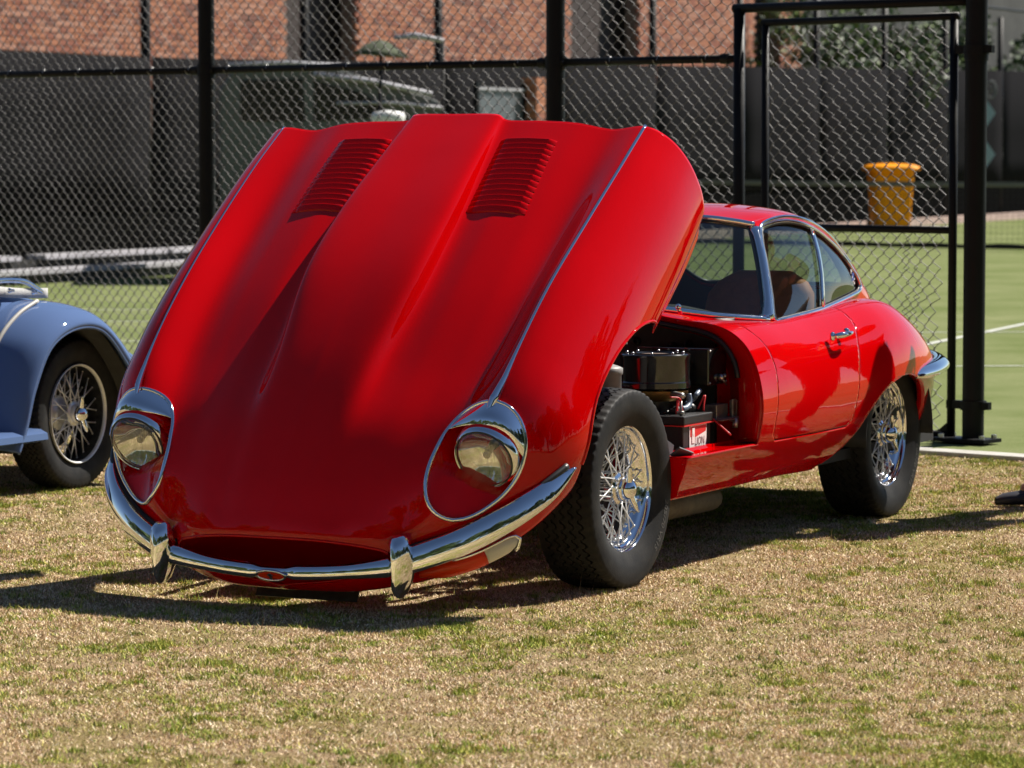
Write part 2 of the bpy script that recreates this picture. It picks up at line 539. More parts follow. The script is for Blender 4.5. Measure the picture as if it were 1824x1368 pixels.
BVH = BVHTree.FromPolygons([Vector(p) for p in bv.v], bv.f)
def onto(p, d, off=0.0):
    """drop a point along d on to the closed bonnet skin"""
    d = Vector(d).normalized()
    h = BVH.ray_cast(Vector(p) - d * .25, d)
    if h[0] is None: h = BVH.find_nearest(Vector(p))
    return np.array(h[0] - d * off)
def near(p, off=0.0):
    q, n, _, _ = BVH.find_nearest(Vector(p))
    out = Vector((q.x - (-.2) if q.x < -.2 else 0, q.y, q.z - .3))
    if n.dot(out) < 0: n = -n
    return np.array(q + n * off)

# headlamp opening: outline on the left wing (mirrored for the other)
RINGP = np.array([(0.361, 0.639, 0.741), (0.367, 0.691, 0.716), (0.391, 0.718, 0.677), (0.426, 0.731, 0.63), (0.474, 0.722, 0.581), (0.53, 0.69, 0.538), (0.584, 0.64, 0.514), (0.633, 0.581, 0.502), (0.664, 0.535, 0.507), (0.67, 0.495, 0.543), (0.639, 0.468, 0.582), (0.591, 0.468, 0.619), (0.505, 0.477, 0.659), (0.419, 0.502, 0.689), (0.365, 0.559, 0.721)])
RC = RINGP.mean(0)
RN = np.array((.66, .34, .67)); RN /= np.linalg.norm(RN)
RA = np.array((-.285, .11, .24)); RA -= RN * (RA @ RN); RA /= np.linalg.norm(RA)
RB = np.cross(RN, RA)
RB *= np.sign(RB[1])
def ring2d(P):
    Q = np.asarray(P) - RC
    return np.stack([Q @ RA, Q @ RB], -1), Q @ RN
rp2, _ = ring2d(RINGP)
rang = np.arctan2(rp2[:, 1], rp2[:, 0]); rrad = np.hypot(rp2[:, 0], rp2[:, 1])
o_ = np.argsort(rang); rang, rrad = rang[o_], rrad[o_]
rang3 = np.concatenate([rang - 2 * PI, rang, rang + 2 * PI]); rrad3 = np.concatenate([rrad] * 3)
_tt = np.linspace(-PI, PI, 361)
_rr = np.interp(_tt, rang3, rrad3)
_ext = np.concatenate([_rr[:-1]] * 3); _k = np.hanning(61); _k /= _k.sum()
_rs = np.convolve(_ext, _k, 'same')[360:720]; _rs = np.append(_rs, _rs[0])
def ring_r(a): return np.interp(a, _tt, _rs)
def rho(P):
    P = np.asarray(P); q, dn = ring2d(P)
    r = np.hypot(q[..., 0], q[..., 1]); a = np.arctan2(q[..., 1], q[..., 0])
    v = r / ring_r(a)
    return np.where((np.abs(dn) > .2) | (P[..., 1] < .3), 9.0, v)

arch_f = ccurve([(-.42, .30), (-.415, .42), (-.375, .50), (-.27, .560), (-.12, .588), (.02, .585), (.13, .560), (.22, .51), (.275, .45), (.31, .39), (.345, .33), (.36, .25)], 96)
def bonnet_cut(S):
    D = poly_sd(S[..., [0, 2]], arch_f)
    D = np.where(np.abs(S[..., 1]) < .5, .05, D)
    rh = np.minimum(rho(S), rho(mirror(S)))
    return np.minimum(D, (rh - 1) * .1)
bm_ = cut_grid(SFULL, bonnet_cut(SFULL))
BONNET = bm_.build('bonnet', RED, CAR, xf=tip, solid=.004)

def B(mb, name, m, **k):
    return mb.build(name, m, BONNET, xf=tip, **k)

# rolled return flange along the rear edge and round the openings
for s in (1, -1):
    P = np.array([near((p[0], .80, p[1])) for p in arch_f[(arch_f[:, 1] > .44)]])
    P[:, 1] *= s
    B(MB().tube(P, .0055, 6), 'arch_lip', RED)
edge = SFULL[:, 0]
inner = edge + np.array((.0, 0, 0)); inner[:, 1] *= .965; inner[:, 2] -= .03
B(MB().grid(np.stack([edge, inner], 0)), 'rear_flange', RED, solid=.003)
P = np.concatenate([[SH[-1][k]] for k in range(0, 60, 3)])
# mouth: dark duct running back from the opening
loop = np.concatenate([SH[:151, -1], mirror(SH[:151, -1])[::-1][1:-1]])
duct = []
for k, (dx, sc) in enumerate([(0, 1), (-.012, .985), (-.05, .97), (-.15, .95), (-.34, .9)]):
    c = loop.mean(0); q = c + (loop - c) * sc; q[:, 0] += dx; duct.append(q)
B(MB().grid(np.array(duct), close_u=True), 'mouth_duct', RED)
B(MB().box((.45, 0, .46), (.01, .60, .17)), 'radiator_core', BLACKM, smooth=False)
B(MB().tube(loop, .0045, 6, closed=True), 'mouth_lip', RED)

# louvres: two banks of raised slats
for s in (1, -1):
    nl = 14
    first = None
    for k in range(nl):
        t = k / (nl - 1)
        x0 = -.812 + t * .345
        yi = .205 + t * .016; yo = .408 + t * .022
        wy = np.linspace(yi, yo, 9)
        rows = []
        for dx, h in ((-.0135, .0005), (-.007, .0042), (.002, .0088), (.0090, .0105), (.0112, .0095), (.0117, .001)):
            row = []
            for j, y in enumerate(wy):
                e = min(1, min(j, 8 - j) / 1.0)
                hh = .0005 + (h - .0005) * (1 if e >= 1 else 0.0)
                q = onto((x0 - dx, y, .88), (0, 0, -1)); q[2] += hh; q[1] *= s
                row.append(q)
            rows.append(row)
        B(MB().grid(np.array(rows)), 'louvre', RED, solid=.0012, edge=.35)

# small nostril slots of the valley (two per side in the photo show as dark slivers)
for s in (1, -1):
    # chrome bead along the wing crest, growing into a spear above the lamp
    U = np.concatenate([np.linspace(0, 4.6, 60), np.linspace(4.62, 5.45, 26)])
    C = surf(BON, U, [6.0])[0]
    Cn = surf(BON, U, [6.25])[0]
    G = []
    for i, (c, u) in enumerate(zip(C, U)):
        if u < 3.8: wd, h = .0042, .0045
        elif u < 5.02:
            t = (u - 3.8) / 1.22; wd, h = .0042 + .012 * t ** 1.5, .0045 + .015 * t ** 1.6
        else:
            t = (u - 5.02) / .43; wd, h = .0162 * (1 - t) + .001, .0195 * (1 - t) ** .7 + .004
        sd = (Cn[i] - c); sd /= np.linalg.norm(sd)
        ring = []
        for a in (-1, -.55, 0, .55, 1):
            q = c + sd * wd * a; q = q.copy()
            q[2] += h * (1 - abs(a)) ** .8 * 1.0 + .001 + (.007 * min(1, (u - 4.6) / .4) if u > 4.6 else 0)
            ring.append(q)
        G.append(ring)
    G = np.array(G); G[..., 1] *= s
    B(MB().grid(G), 'chrome_bead', CHROME, solid=.002)

# headlamp recess, hood, trim ring and lamp, both sides
av = np.linspace(-PI, PI, 73)[:-1]
ring3 = []
for a in av:
    q = RC + ring_r(a) * (math.cos(a) * RA + math.sin(a) * RB)
    ring3.append(onto(q + RN * .02, -RN))
ring3 = np.array(ring3)
_, rh_n = ring2d(ring3)
bowl = []
for k, f in enumerate(np.linspace(1, 0.02, 34)):
    row = []
    for a, e in zip(av, ring3):
        c2 = RC + f * ring_r(a) * (math.cos(a) * RA + math.sin(a) * RB)
        base = onto(c2 + RN * .02, -RN) if f > .05 else onto(RC + RN * .02, -RN)
        lam = max(0.0, math.cos(a)) * f          # deeper towards the lamp end
        dep = (.085 + .05 * (f * math.cos(a))) * (1 - f ** 2.2) ** .75
        row.append(base - RN * dep)
    bowl.append(row)
bowl = np.array(bowl)
LC = np.array((.490, .617, .618)); LSC = 1.08                # lamp centre
for s in (1, -1):
    mm = (lambda G: mirror(G)) if s < 0 else (lambda G: np.array(G))
    bw_ = MB().grid(mm(bowl), close_u=True)
    def dent(p):
        r_ = math.hypot(p[1] - LC[1] * s, p[2] - LC[2])
        k_ = min(1, max(0, (.138 - r_) / .028))
        lim = LC[0] - .062
        return (p[0] + (lim - p[0]) * k_ if p[0] > lim and p[0] < LC[0] + .05 else p[0], p[1], p[2])
    bw_.v = [dent(p) for p in bw_.v]
    B(bw_, 'headlamp_recess', RED, edge=1.2)
    B(MB().lathe([(-.11, .002), (-.11, .100), (-.025, .104)], 40, 'X', LC * [1, s, 1]), 'headlamp_bucket', RED, solid=.001)
    B(MB().tube(mm(ring3 + RN * .002), .0068, 8, closed=True), 'headlamp_trim_ring', CHROME)
    # chrome hood over the top of the opening
    H = []
    for k, f in enumerate(np.linspace(1.0, 0.0, 15)):
        row = []
        for w in np.linspace(-1, 1, 41):
            aa = w * 1.10
            # outline point on ring near the top, and matching point on the lower hood edge
            e = RC + ring_r(aa) * (math.cos(aa) * RA + math.sin(aa) * RB)
            rj = ring_r(1.10 * (1 if w > 0 else -1)); el = RC + RA * (.106 + (math.cos(1.10) * rj - .106) * w ** 2) + RB * (w * math.sin(1.10) * rj)
            q = e * f + el * (1 - f)
            q = onto(q + RN * .02, -RN, .0)
            lift = .004 + .018 * math.sin(PI * f) * (1 - w * w) + .014 * (1 - f) * (1 - w ** 2)
            row.append(q + RN * lift)
        H.append(row)
    B(MB().grid(mm(np.array(H))), 'headlamp_hood', CHROME, solid=.003)
    # lamp: bucket ring, glass, reflector, bulb
    c = LC * [1, s, 1]
    def TL(mb):
        a_ = R(9)
        mb.v = [(c[0] + (p[0] - c[0]) * math.cos(a_) - (p[2] - c[2]) * math.sin(a_), p[1], c[2] + (p[0] - c[0]) * math.sin(a_) + (p[2] - c[2]) * math.cos(a_)) for p in mb.v]
        return mb
    mb = MB().lathe([(q_[0], q_[1] * LSC) for q_ in [(-.030, .096), (-.018, .0980), (-.006, .0970), (.003, .0935), (.007, .0895), (.005, .0865), (-.004, .085)]], 64, 'X', c)
    B(TL(mb), 'headlamp_ring', CHROME, edge=1.0)
    gl = [(.0, .0845), (.010, .083), (.020, .072), (.028, .055), (.033, .030), (.0345, .001)]
    B(TL(MB().lathe([(q_[0], q_[1] * LSC * 1.02) for q_ in gl], 64, 'X', c)), 'headlamp_glass', LENS)
    # ribbed inner face of the lens
    rb = MB()
    for k in range(-11, 12):
        y = k * .0068; hh = math.sqrt(max(0, .076 ** 2 - y * y)) 
        if hh < .012: continue
        pts = []
        for z in np.linspace(-hh, hh, 9):
            r = math.hypot(y, z)
            pts.append((c[0] + .0315 * math.sqrt(max(0, 1 - (r / .088) ** 2)) - .001, c[1] + y, c[2] + z))
        rb.tube(pts, .0012, 4)
    B(TL(rb), 'lens_rib', LENS)
    rf = [(-.052, .004), (-.050, .020), (-.044, .038), (-.031, .058), (-.008, .083)]
    B(TL(MB().lathe([(q_[0], q_[1] * LSC * 1.02) for q_ in rf], 48, 'X', c)), 'headlamp_reflector', CHROME)
    B(TL(MB().lathe([(.0005, .0905), (.009, .0900), (.006, .0945)], 64, 'X', c)), 'rim_seal', SEAL)
    B(MB().tube([c + np.array((-.06, 0, 0)), c + np.array((-.022, 0, 0))], .011, 12).sphere(c + np.array((-.018, 0, 0)), .0125, 12, 8), 'headlamp_bulb', ALLOY)

# front bumper blades, overriders, centre bar with badge
def blade(path, hh, pr, n=60, lean=.62):
    C = curve(path, n); H_ = curve(hh, n); Pp = curve(pr, n)
    T = np.gradient(C, axis=0); T /= np.linalg.norm(T, axis=1)[:, None]
    G = []
    for c, t, h, p in zip(C, T, H_, Pp):
        o = np.cross(t, (0, 0, 1.)); o /= np.linalg.norm(o)
        if o[1] * c[1] + o[0] * .2 < 0 and abs(c[1]) > .05: o = -o
        row = []
        for a in np.linspace(-1.0, 1.0, 15):
            th = a * PI / 2 * 1.08
            row.append(c + np.array((0, 0, 1.)) * h[0] * math.sin(th) + o * (p[0] * (math.cos(th) ** .8 if math.cos(th) > 0 else math.cos(th)) - lean * h[0] * math.sin(th)))
        G.append(row)
    return np.array(G)
path = [(.345, .826, .478), (.42, .800, .482), (.50, .765, .482), (.60, .690, .474), (.695, .585, .462), (.775, .455, .452), (.80, .40, .447)]
hh = [[.003], [.021], [.029], [.032], [.033], [.032], [.030]]
pr = [[.003], [.013], [.020], [.023], [.024], [.024], [.022]]
for s in (1, -1):
    G = blade(path, hh, pr)
    if s < 0: G = mirror(G)
    B(MB().grid(G), 'bumper_blade', CHROME, solid=.003)
    # rubber fillet behind the blade
    F_ = [near((p[0], p[1], p[2] + .020), .004) for p in curve(path, 40)[2:]]
    F_ = np.array(F_); F_[:, 1] *= s
    B(MB().tube(F_, .011, 8), 'bumper_seal', SEAL)
    # overrider: upright horn with a V-shaped nose
    sec = [(.533, .0005, .001, -.012), (.531, .018, .020, -.012), (.522, .030, .038, -.006), (.49, .037, .052, .006), (.45, .039, .068, .018), (.415, .034, .078, .030), (.385, .020, .060, .038), (.362, .007, .034, .038), (.352, .0005, .001, .026)]
    G = []
    for z, w, d, fx in sec:
        row = []
        for k in range(20):
            a = 2 * PI * k / 20
            cx = math.cos(a); cy = math.sin(a)
            sx = math.copysign(abs(cx) ** (1.5 if cx > 0 else .7), cx); sy = math.copysign(abs(cy) ** (1.5 if cx > 0 else .6), cy)
            row.append((.790 + fx + sx * d * .9, .420 + sy * w, z))
        G.append(row)
    G = np.array(G); G[..., 1] *= s
    B(MB().grid(G, close_u=True), 'overrider', CHROME)
    # flasher and side lamp under the blade
    K = [(.735, .43, .365), (.715, .50, .362), (.67, .575, .360), (.61, .640, .362), (.555, .685, .366)]
    Kc = curve(K, 25)
    def lens(i0, i1, name, m, big=1.0):
        G = []
        for i in range(i0, i1 + 1):
            c = Kc[i]; t = Kc[min(i + 1, 24)] - Kc[max(i - 1, 0)]; t /= np.linalg.norm(t)
            o = np.cross(t, (0, 0, 1.)); o *= np.sign(o[1])
            o /= np.linalg.norm(o)
            f = i / 24.0
            h = .030 * big * min(1, (.45 + 2.2 * f)) * (1 if f < .8 else math.sqrt(max(.02, 1 - ((f - .8) / .2) ** 2)))
            row = [c + np.array((0, 0, math.sin(a) * h)) + o * (math.cos(a) * .028 * big * (1 if f < .8 else .4 + .6 * math.sqrt(max(0, 1 - ((f - .8) / .2) ** 2)))) - o * .004 for a in np.linspace(-PI / 2, PI / 2, 11)]
            G.append(row)
        G = np.array(G); G[..., 1] *= s
        B(MB().grid(G), name, m, solid=.003)
    lens(0, 15, 'amber_flasher', AMBER)
    lens(15, 24, 'side_lamp', CLEARL)
    rim_ = []
    for i in list(range(8, 25)):
        f = i / 24.0
        rim_.append(Kc[i] + np.array((.0, 0, .030 * (1 if f < .8 else math.sqrt(max(.0, 1 - ((f - .8) / .2) ** 2))) + .004)) + np.array((.008, .012, 0)))
    for i in (24, 23, 22):
        f = i / 24.0
        rim_.append(Kc[i] + np.array((.012, .012, -.030 * math.sqrt(max(.0, 1 - ((f - .8) / .2) ** 2)) - .002)))
    rim_ = np.array(rim_); rim_[:, 1] *= s
    B(MB().tube(rim_, .005, 8), 'lamp_bezel', CHROME)
# centre bar
yy = np.linspace(-.40, .40, 81)
G = []
for y in yy:
    x = .862 - .36 * y * y; z = .442
    r = .0185 + .007 * max(0, (abs(y) - .25) / .15) ** 1
    if abs(y) < .075: r = .0185 * (.62 + .38 * min(1, max(0, (abs(y) - .045) / .03)))
    G.append([(x + math.cos(a) * r * .9 - .55 * r * math.sin(a), y, z + math.sin(a) * r) for a in np.linspace(0, 2 * PI, 17)[:-1]])
B(MB().grid(np.array(G), close_u=True), 'centre_bar', CHROME)
el = [(.878, .050 * math.cos(a), .440 + .019 * math.sin(a)) for a in np.linspace(0, 2 * PI, 33)[:-1]]
B(MB().tube(el, .0045, 8, closed=True), 'badge_bezel', CHROME)
B(MB().add([(.879, p[1] * .95, .440 + (p[2] - .440) * .95) for p in el], [tuple(range(32))]), 'badge', AMBER, smooth=False)
mb = MB(); mb.box((.881, 0, .440), (.002, .010, .024)); mb.box((.881, 0, .444), (.002, .020, .006))
B(mb, 'badge_emblem', CHROME, smooth=False)
# number plate under the nose
rot = Matrix.Rotation(R(-62), 3, 'Y')
mb = MB().box((.752, .02, .280), (.004, .36, .065), rot)
B(mb, 'number_plate', mat('worn_dark_plate', (.03, .03, .026), rough=.6, var=.4, vscale=40), smooth=False)
mb = MB().tube([(.776, -.15, .305), (.776, .20, .305)], .003, 6)
B(mb, 'plate_edge', ALLOY)
# inner wing panels and underside of the bonnet
for s in (1, -1):
    G = []
    for x in np.linspace(-.88, .30, 24):
        top = onto((x, .50, .9), (0, 0, -1)); G.append([(x, .50 * s, top[2] - .01), (x, .52 * s, .60), (x, .54 * s, .46)])
    B(MB().grid(np.array(G)), 'inner_wing', RED, solid=.003)

# ------------------------------------------------------------------ body tub
FX = [-.10, -.34, -.62, -.93, -1.15, -1.36, -1.60, -1.90, -2.20, -2.45, -2.72, -2.98, -3.22, -3.42, -3.52]
FL = {  # (y, z) of ten lines from belt to sill bottom
 -.93: [(.50, .822), (.60, .815), (.68, .795), (.745, .75), (.79, .68), (.815, .59), (.82, .50), (.80, .40), (.76, .31), (.70, .25)],
 -1.15: [(.60, .812), (.65, .810), (.70, .795), (.755, .75), (.797, .68), (.82, .59), (.823, .50), (.805, .40), (.765, .31), (.70, .25)],
 -1.36: [(.655, .800), (.680, .802), (.712, .790), (.76, .745), (.80, .68), (.823, .59), (.826, .50), (.808, .40), (.768, .31), (.70, .25)],
 -1.60: [(.652, .808), (.678, .809), (.712, .793), (.762, .745), (.802, .68), (.825, .59), (.828, .50), (.81, .40), (.768, .31), (.70, .245)],
 -1.90: [(.645, .822), (.672, .822), (.714, .805), (.768, .755), (.808, .685), (.829, .59), (.831, .50), (.81, .40), (.768, .31), (.70, .245)],
 -2.20: [(.610, .838), (.655, .842), (.715, .828), (.775, .775), (.815, .695), (.833, .60), (.832, .50), (.81, .40), (.77, .31), (.70, .245)],
 -2.45: [(.575, .836), (.635, .838), (.700, .820), (.760, .765), (.800, .69), (.818, .60), (.817, .50), (.795, .40), (.755, .31), (.69, .25)],
 -2.72: [(.53, .785), (.590, .788), (.655, .768), (.715, .72), (.757, .655), (.777, .58), (.776, .49), (.753, .40), (.72, .32), (.66, .26)],
 -2.98: [(.455, .725), (.525, .728), (.590, .706), (.645, .665), (.686, .61), (.706, .55), (.702, .47), (.678, .39), (.64, .33), (.58, .28)],
 -3.22: [(.36, .655), (.42, .655), (.48, .638), (.53, .605), (.565, .56), (.580, .51), (.575, .45), (.55, .38), (.52, .34), (.46, .30)],
 -3.42: [(.20, .59), (.24, .59), (.29, .575), (.33, .55), (.36, .52), (.37, .49), (.37, .45), (.355, .39), (.33, .36), (.30, .33)],
 -3.52: [(.0, .55), (.0, .548), (.0, .54), (.0, .525), (.0, .51), (.0, .49), (.0, .46), (.0, .42), (.0, .39), (.0, .36)]}
for x in (-.10, -.34, -.62): FL[x] = [(y - (.0 if x < -.5 else .0), z) for y, z in FL[-.93]]
NET = np.array([[(x, *FL[x][k]) for x in FX] for k in range(10)])
FS = surf(NET, np.linspace(0, len(FX) - 1, 421), np.linspace(0, 9, 121))
FS[0] = FS[0]
arch_r = ccurve([(-1.68, .10), (-1.66, .235), (-1.74, .305), (-1.85, .372), (-1.93, .44), (-2.06, .512), (-2.19, .55), (-2.32, .562), (-2.44, .55), (-2.55, .52), (-2.64, .47), (-2.70, .40), (-2.73, .30), (-2.74, .10)], 120)
door_p = []
DOORP = [(-1.33, .90), (-1.05, .86), (-1.037, .785), (-1.055, .72), (-1.052, .65), (-1.035, .56), (-1.018, .47), (-1.018, .425), (-1.045, .404), (-1.40, .402), (-1.72, .404), (-1.762, .42), (-1.785, .50), (-1.815, .60), (-1.865, .70), (-1.93, .765), (-1.955, .84), (-1.96, .90)]
door_p = np.array(DOORP)
front_open = np.array([(-.90, .398), (-.90, 1.2), (.4, 1.2), (.4, .1), (-.345, .1), (-.335, .27), (-.295, .398)])
XZ = FS[..., [0, 2]]
d_arch = poly_sd(XZ, arch_r); d_front = poly_sd(XZ, front_open); d_door = poly_sd(XZ, door_p)
BODYD = np.minimum(d_arch, d_front)
left = cut_grid(FS, np.minimum(BODYD, d_door - .0022))
right = cut_grid(mirror(FS), np.minimum(BODYD, d_door - .0022))
mb = MB(); mb.add(left.v, left.f); mb.add(right.v, right.f)
BODY = mb.build('body', RED, CAR, weld=True, solid=.006)
def C(mb, name, m, parent=None, **k):
    return mb.build(name, m, parent or CAR, **k)
dm = cut_grid(FS, -d_door - .0022)
DOOR = C(dm, 'door', RED, solid=.012)
dmr = cut_grid(mirror(FS), -d_door - .0022)
DOORR = C(dmr, 'door', RED, solid=.012)
# door handle
hx, hy, hz = -1.665, .795, .742
hb = MB()
hb.sphere((hx + .055, hy + .004, hz - .004), .017, 12, 8, (1, .6, 1))
hb.tube(curve([(hx + .055, hy + .012, hz - .004), (hx + .03, hy + .034, hz + .001), (hx - .02, hy + .040, hz + .004), (hx - .07, hy + .034, hz + .006)], 10), [.010, .011, .012, .012, .011, .010, .009, .008, .007, .005], 10)
hb.sphere((hx - .068, hy + .010, hz + .010), .012, 10, 6)
C(hb, 'handle', CHROME, DOOR)
# dark door aperture behind the shut line
for G_, s in ((FS, 1), (mirror(FS), -1)):
    jn = np.array(G_); jn[..., 1] -= s * .013
    band = .02 - np.abs(d_door)
    C(cut_grid(jn, np.minimum(band, BODYD)), 'door_jamb', SEAL)
# cowl between bonnet edge and windscreen
scr = [(-.985, 0, .868), (-1.005, .20, .862), (-1.07, .38, .842), (-1.19, .53, .817), (-1.36, .655, .800)]
front = [(-.905, 0, .872), (-.905, .18, .868), (-.905, .34, .852), (-.905, .46, .830), (-.915, .53, .822)]
sideF = surf(NET, np.linspace(3, 5, 9), [0.0])[0]
G = []
n = 33
A_ = curve(front, n); Bc = curve(scr, n)
for i in range(n):
    G.append([A_[i] * (1 - t) + Bc[i] * t for t in np.linspace(0, 1, 9)])
G = np.array(G)
C(MB().grid(np.concatenate([mirror(G[::-1]), G[1:]])), 'cowl', RED, solid=.003)
G = []
E1 = curve([(-.915, .53, .822), (-1.19, .53, .817), (-1.36, .655, .800)], 13)
E2 = surf(NET, np.linspace(2.9, 5, 13), [0.6])[0]
for s in (1, -1):
    G = np.array([[E1[i] * (1 - t) + E2[i] * t + np.array((0, 0, -.0015)) for t in np.linspace(0, 1, 5)] for i in range(13)])
    G[..., 1] *= s
    C(MB().grid(G), 'cowl_side', RED, solid=.003)
# greenhouse: roof and side
RT = np.array([
 [(-1.42, 0, 1.172), (-1.70, 0, 1.207), (-2.0, 0, 1.212), (-2.27, 0, 1.182), (-2.5, 0, 1.130), (-2.78, 0, 1.025), (-3.04, 0, .885), (-3.30, 0, .735), (-3.50, 0, .60)],
 [(-1.445, .25, 1.169), (-1.71, .25, 1.204), (-2.0, .25, 1.208), (-2.27, .25, 1.176), (-2.5, .245, 1.123), (-2.78, .235, 1.017), (-3.03, .22, .878), (-3.28, .18, .732), (-3.48, .09, .60)],
 [(-1.50, .42, 1.158), (-1.73, .425, 1.190), (-2.0, .435, 1.186), (-2.26, .43, 1.145), (-2.49, .42, 1.088), (-2.76, .395, .980), (-3.01, .355, .845), (-3.26, .28, .71), (-3.46, .15, .60)],
 [(-1.545, .49, 1.150), (-1.75, .505, 1.173), (-2.0, .52, 1.158), (-2.25, .515, 1.105), (-2.48, .495, 1.040), (-2.75, .465, .925), (-3.0, .415, .795), (-3.25, .33, .69), (-3.44, .185, .60)],
 [(-1.56, .515, 1.140), (-1.76, .535, 1.150), (-2.0, .552, 1.125), (-2.25, .545, 1.062), (-2.475, .525, .985), (-2.745, .49, .875), (-2.995, .435, .76), (-3.24, .345, .675), (-3.43, .195, .60)],
 [(-1.50, .565, 1.03), (-1.71, .585, 1.04), (-1.97, .597, 1.03), (-2.235, .585, .990), (-2.465, .560, .930), (-2.735, .515, .845), (-2.99, .447, .748), (-3.235, .352, .668), (-3.425, .20, .60)],
 [(-1.43, .613, .915), (-1.655, .625, .925), (-1.935, .628, .925), (-2.215, .607, .915), (-2.455, .575, .885), (-2.725, .527, .812), (-2.985, .455, .735), (-3.225, .36, .66), (-3.42, .20, .595)],
 [(-1.36, .657, .797), (-1.60, .654, .805), (-1.90, .647, .819), (-2.20, .612, .835), (-2.45, .577, .833), (-2.72, .532, .782), (-2.98, .458, .722), (-3.22, .362, .652), (-3.42, .20, .588)]])
GS = surf(RT, np.linspace(0, 8, 241), np.linspace(0, 7, 121))
win = ccurve([(-1.395, .806), (-1.44, .90), (-1.50, 1.01), (-1.555, 1.105), (-1.60, 1.135), (-1.75, 1.152), (-1.90, 1.142), (-2.05, 1.112), (-2.20, 1.068), (-2.33, 1.015), (-2.43, .955), (-2.485, .905), (-2.49, .880), (-2.46, .867), (-2.35, .857), (-2.20, .846), (-2.0, .832), (-1.8, .818), (-1.6, .808), (-1.47, .802)], 140)
def smooth3(P, n=3):
    for _ in range(n): P = (np.roll(P, 1, 0) + P * 2 + np.roll(P, -1, 0)) / 4
    return P
hat = ccurve([(-2.36, 0.0), (-2.37, .22), (-2.42, .33), (-2.52, .375), (-2.75, .365), (-2.93, .335), (-3.02, .28), (-3.06, .14), (-3.07, 0), (-3.06, -.14), (-3.02, -.28), (-2.93, -.335), (-2.75, -.365), (-2.52, -.375), (-2.42, -.33), (-2.37, -.22)], 120)
dw = poly_sd(GS[..., [0, 2]], win); dw = np.where(GS[..., 1] < .47, .5, dw)
dh = poly_sd(GS[..., [0, 1]], hat); dh = np.where(GS[..., 1] > .40, .5, dh)
gd = np.minimum(dw, dh)
a_ = cut_grid(GS, gd); b_ = cut_grid(mirror(GS), gd)
mb = MB(); mb.add(a_.v, a_.f); mb.add(b_.v, b_.f)
ROOF = C(mb, 'roof', RED, weld=True, solid=.012)
ins = np.array(GS); ins[..., 2] -= .020; ins[..., 1] *= .965
a_ = cut_grid(ins, gd - .004); b_ = cut_grid(mirror(ins), gd - .004)
mb = MB(); mb.add(a_.v, a_.f); mb.add(b_.v, b_.f)
C(mb, 'headlining', mat('grey_headlining', (.10, .095, .10), rough=.9), ROOF)
def sidept(x, z, s=1, off=0.0):
    k = np.argmin((GS[70:, :, 0] - x) ** 2 + (GS[70:, :, 2] - z) ** 2)
    q = GS[70:].reshape(-1, 3)[k].copy(); q[0] = x; q[2] = z; q[1] += off; q[1] *= s
    return q
for s in (1, -1):
    sg = np.array(GS); sg[..., 1] -= .006
    if s < 0: sg = mirror(sg)
    split = np.where(sg[..., 0] > 0, 1, 1)
    # line of the B post
    xb = -1.895 - (sg[..., 2] - .826) * .36
    C(cut_grid(sg, np.minimum(-dw + .004, sg[..., 0] - xb)), 'door_glass', GLASS, DOOR if s > 0 else DOORR)
    C(cut_grid(sg, np.minimum(-dw + .004, xb - sg[..., 0])), 'quarter_glass', GLASS)
    W3 = np.array([sidept(x, z, s, .003) for x, z in win])
    W3s = (W3 + np.roll(W3, 1, 0) + np.roll(W3, -1, 0)) / 3
    C(MB().tube(W3s, .0085, 8, closed=True), 'window_surround', CHROME)
    inn = W3s + (W3s.mean(0) - W3s) * .035
    C(MB().tube(inn, .006, 6, closed=True), 'window_seal', SEAL)
    # B post of the door glass
    p0 = sidept(-1.895, .826, s, .004); p1 = sidept(-2.0, 1.120, s, .004)
    mb = MB()
    G = [[p + np.array((dx, 0, 0)) + np.array((0, s * dy, 0)) for dx, dy in ((-.014, 0), (-.010, .007), (.010, .007), (.014, 0))] for p in [p0 * (1 - t) + p1 * t for t in np.linspace(0, 1, 8)]]
    for i in range(8):
        q = sidept(G[i][0][0], G[i][0][2], s, .004)
    C(MB().grid(np.array([[sidept(g[0], g[2], s, .002 + dy) for g, dy in zip(row, (0, .007, .007, 0))] for row in G])), 'window_post', CHROME, solid=.004)
    # gutter rail above the glass
    rail = [sidept(x, z, s, .010) for x, z in [(-1.375, .81), (-1.42, .90), (-1.475, 1.01), (-1.525, 1.105), (-1.60, 1.148), (-1.75, 1.168), (-1.90, 1.158), (-2.05, 1.128), (-2.20, 1.084), (-2.33, 1.032), (-2.44, .972)]]
    C(MB().tube(curve(rail, 50), .0065, 8), 'gutter_rail', CHROME)
C(cut_grid(np.concatenate([mirror(GS[60:0:-1]), GS[:61]]) - np.array((0, 0, .004)), np.concatenate([-dh[60:0:-1] + .003, -dh[:61] + .003])), 'rear_window', GLASS)
hz3 = smooth3(np.array([GS[:61].reshape(-1, 3)[np.argmin((GS[:61, :, 0] - x) ** 2 + (GS[:61, :, 1] - abs(y)) ** 2)] * [1, np.sign(y) if y else 1, 1] for x, y in hat]))
C(MB().tube(hz3, .009, 8, closed=True), 'rear_window_surround', SEAL)
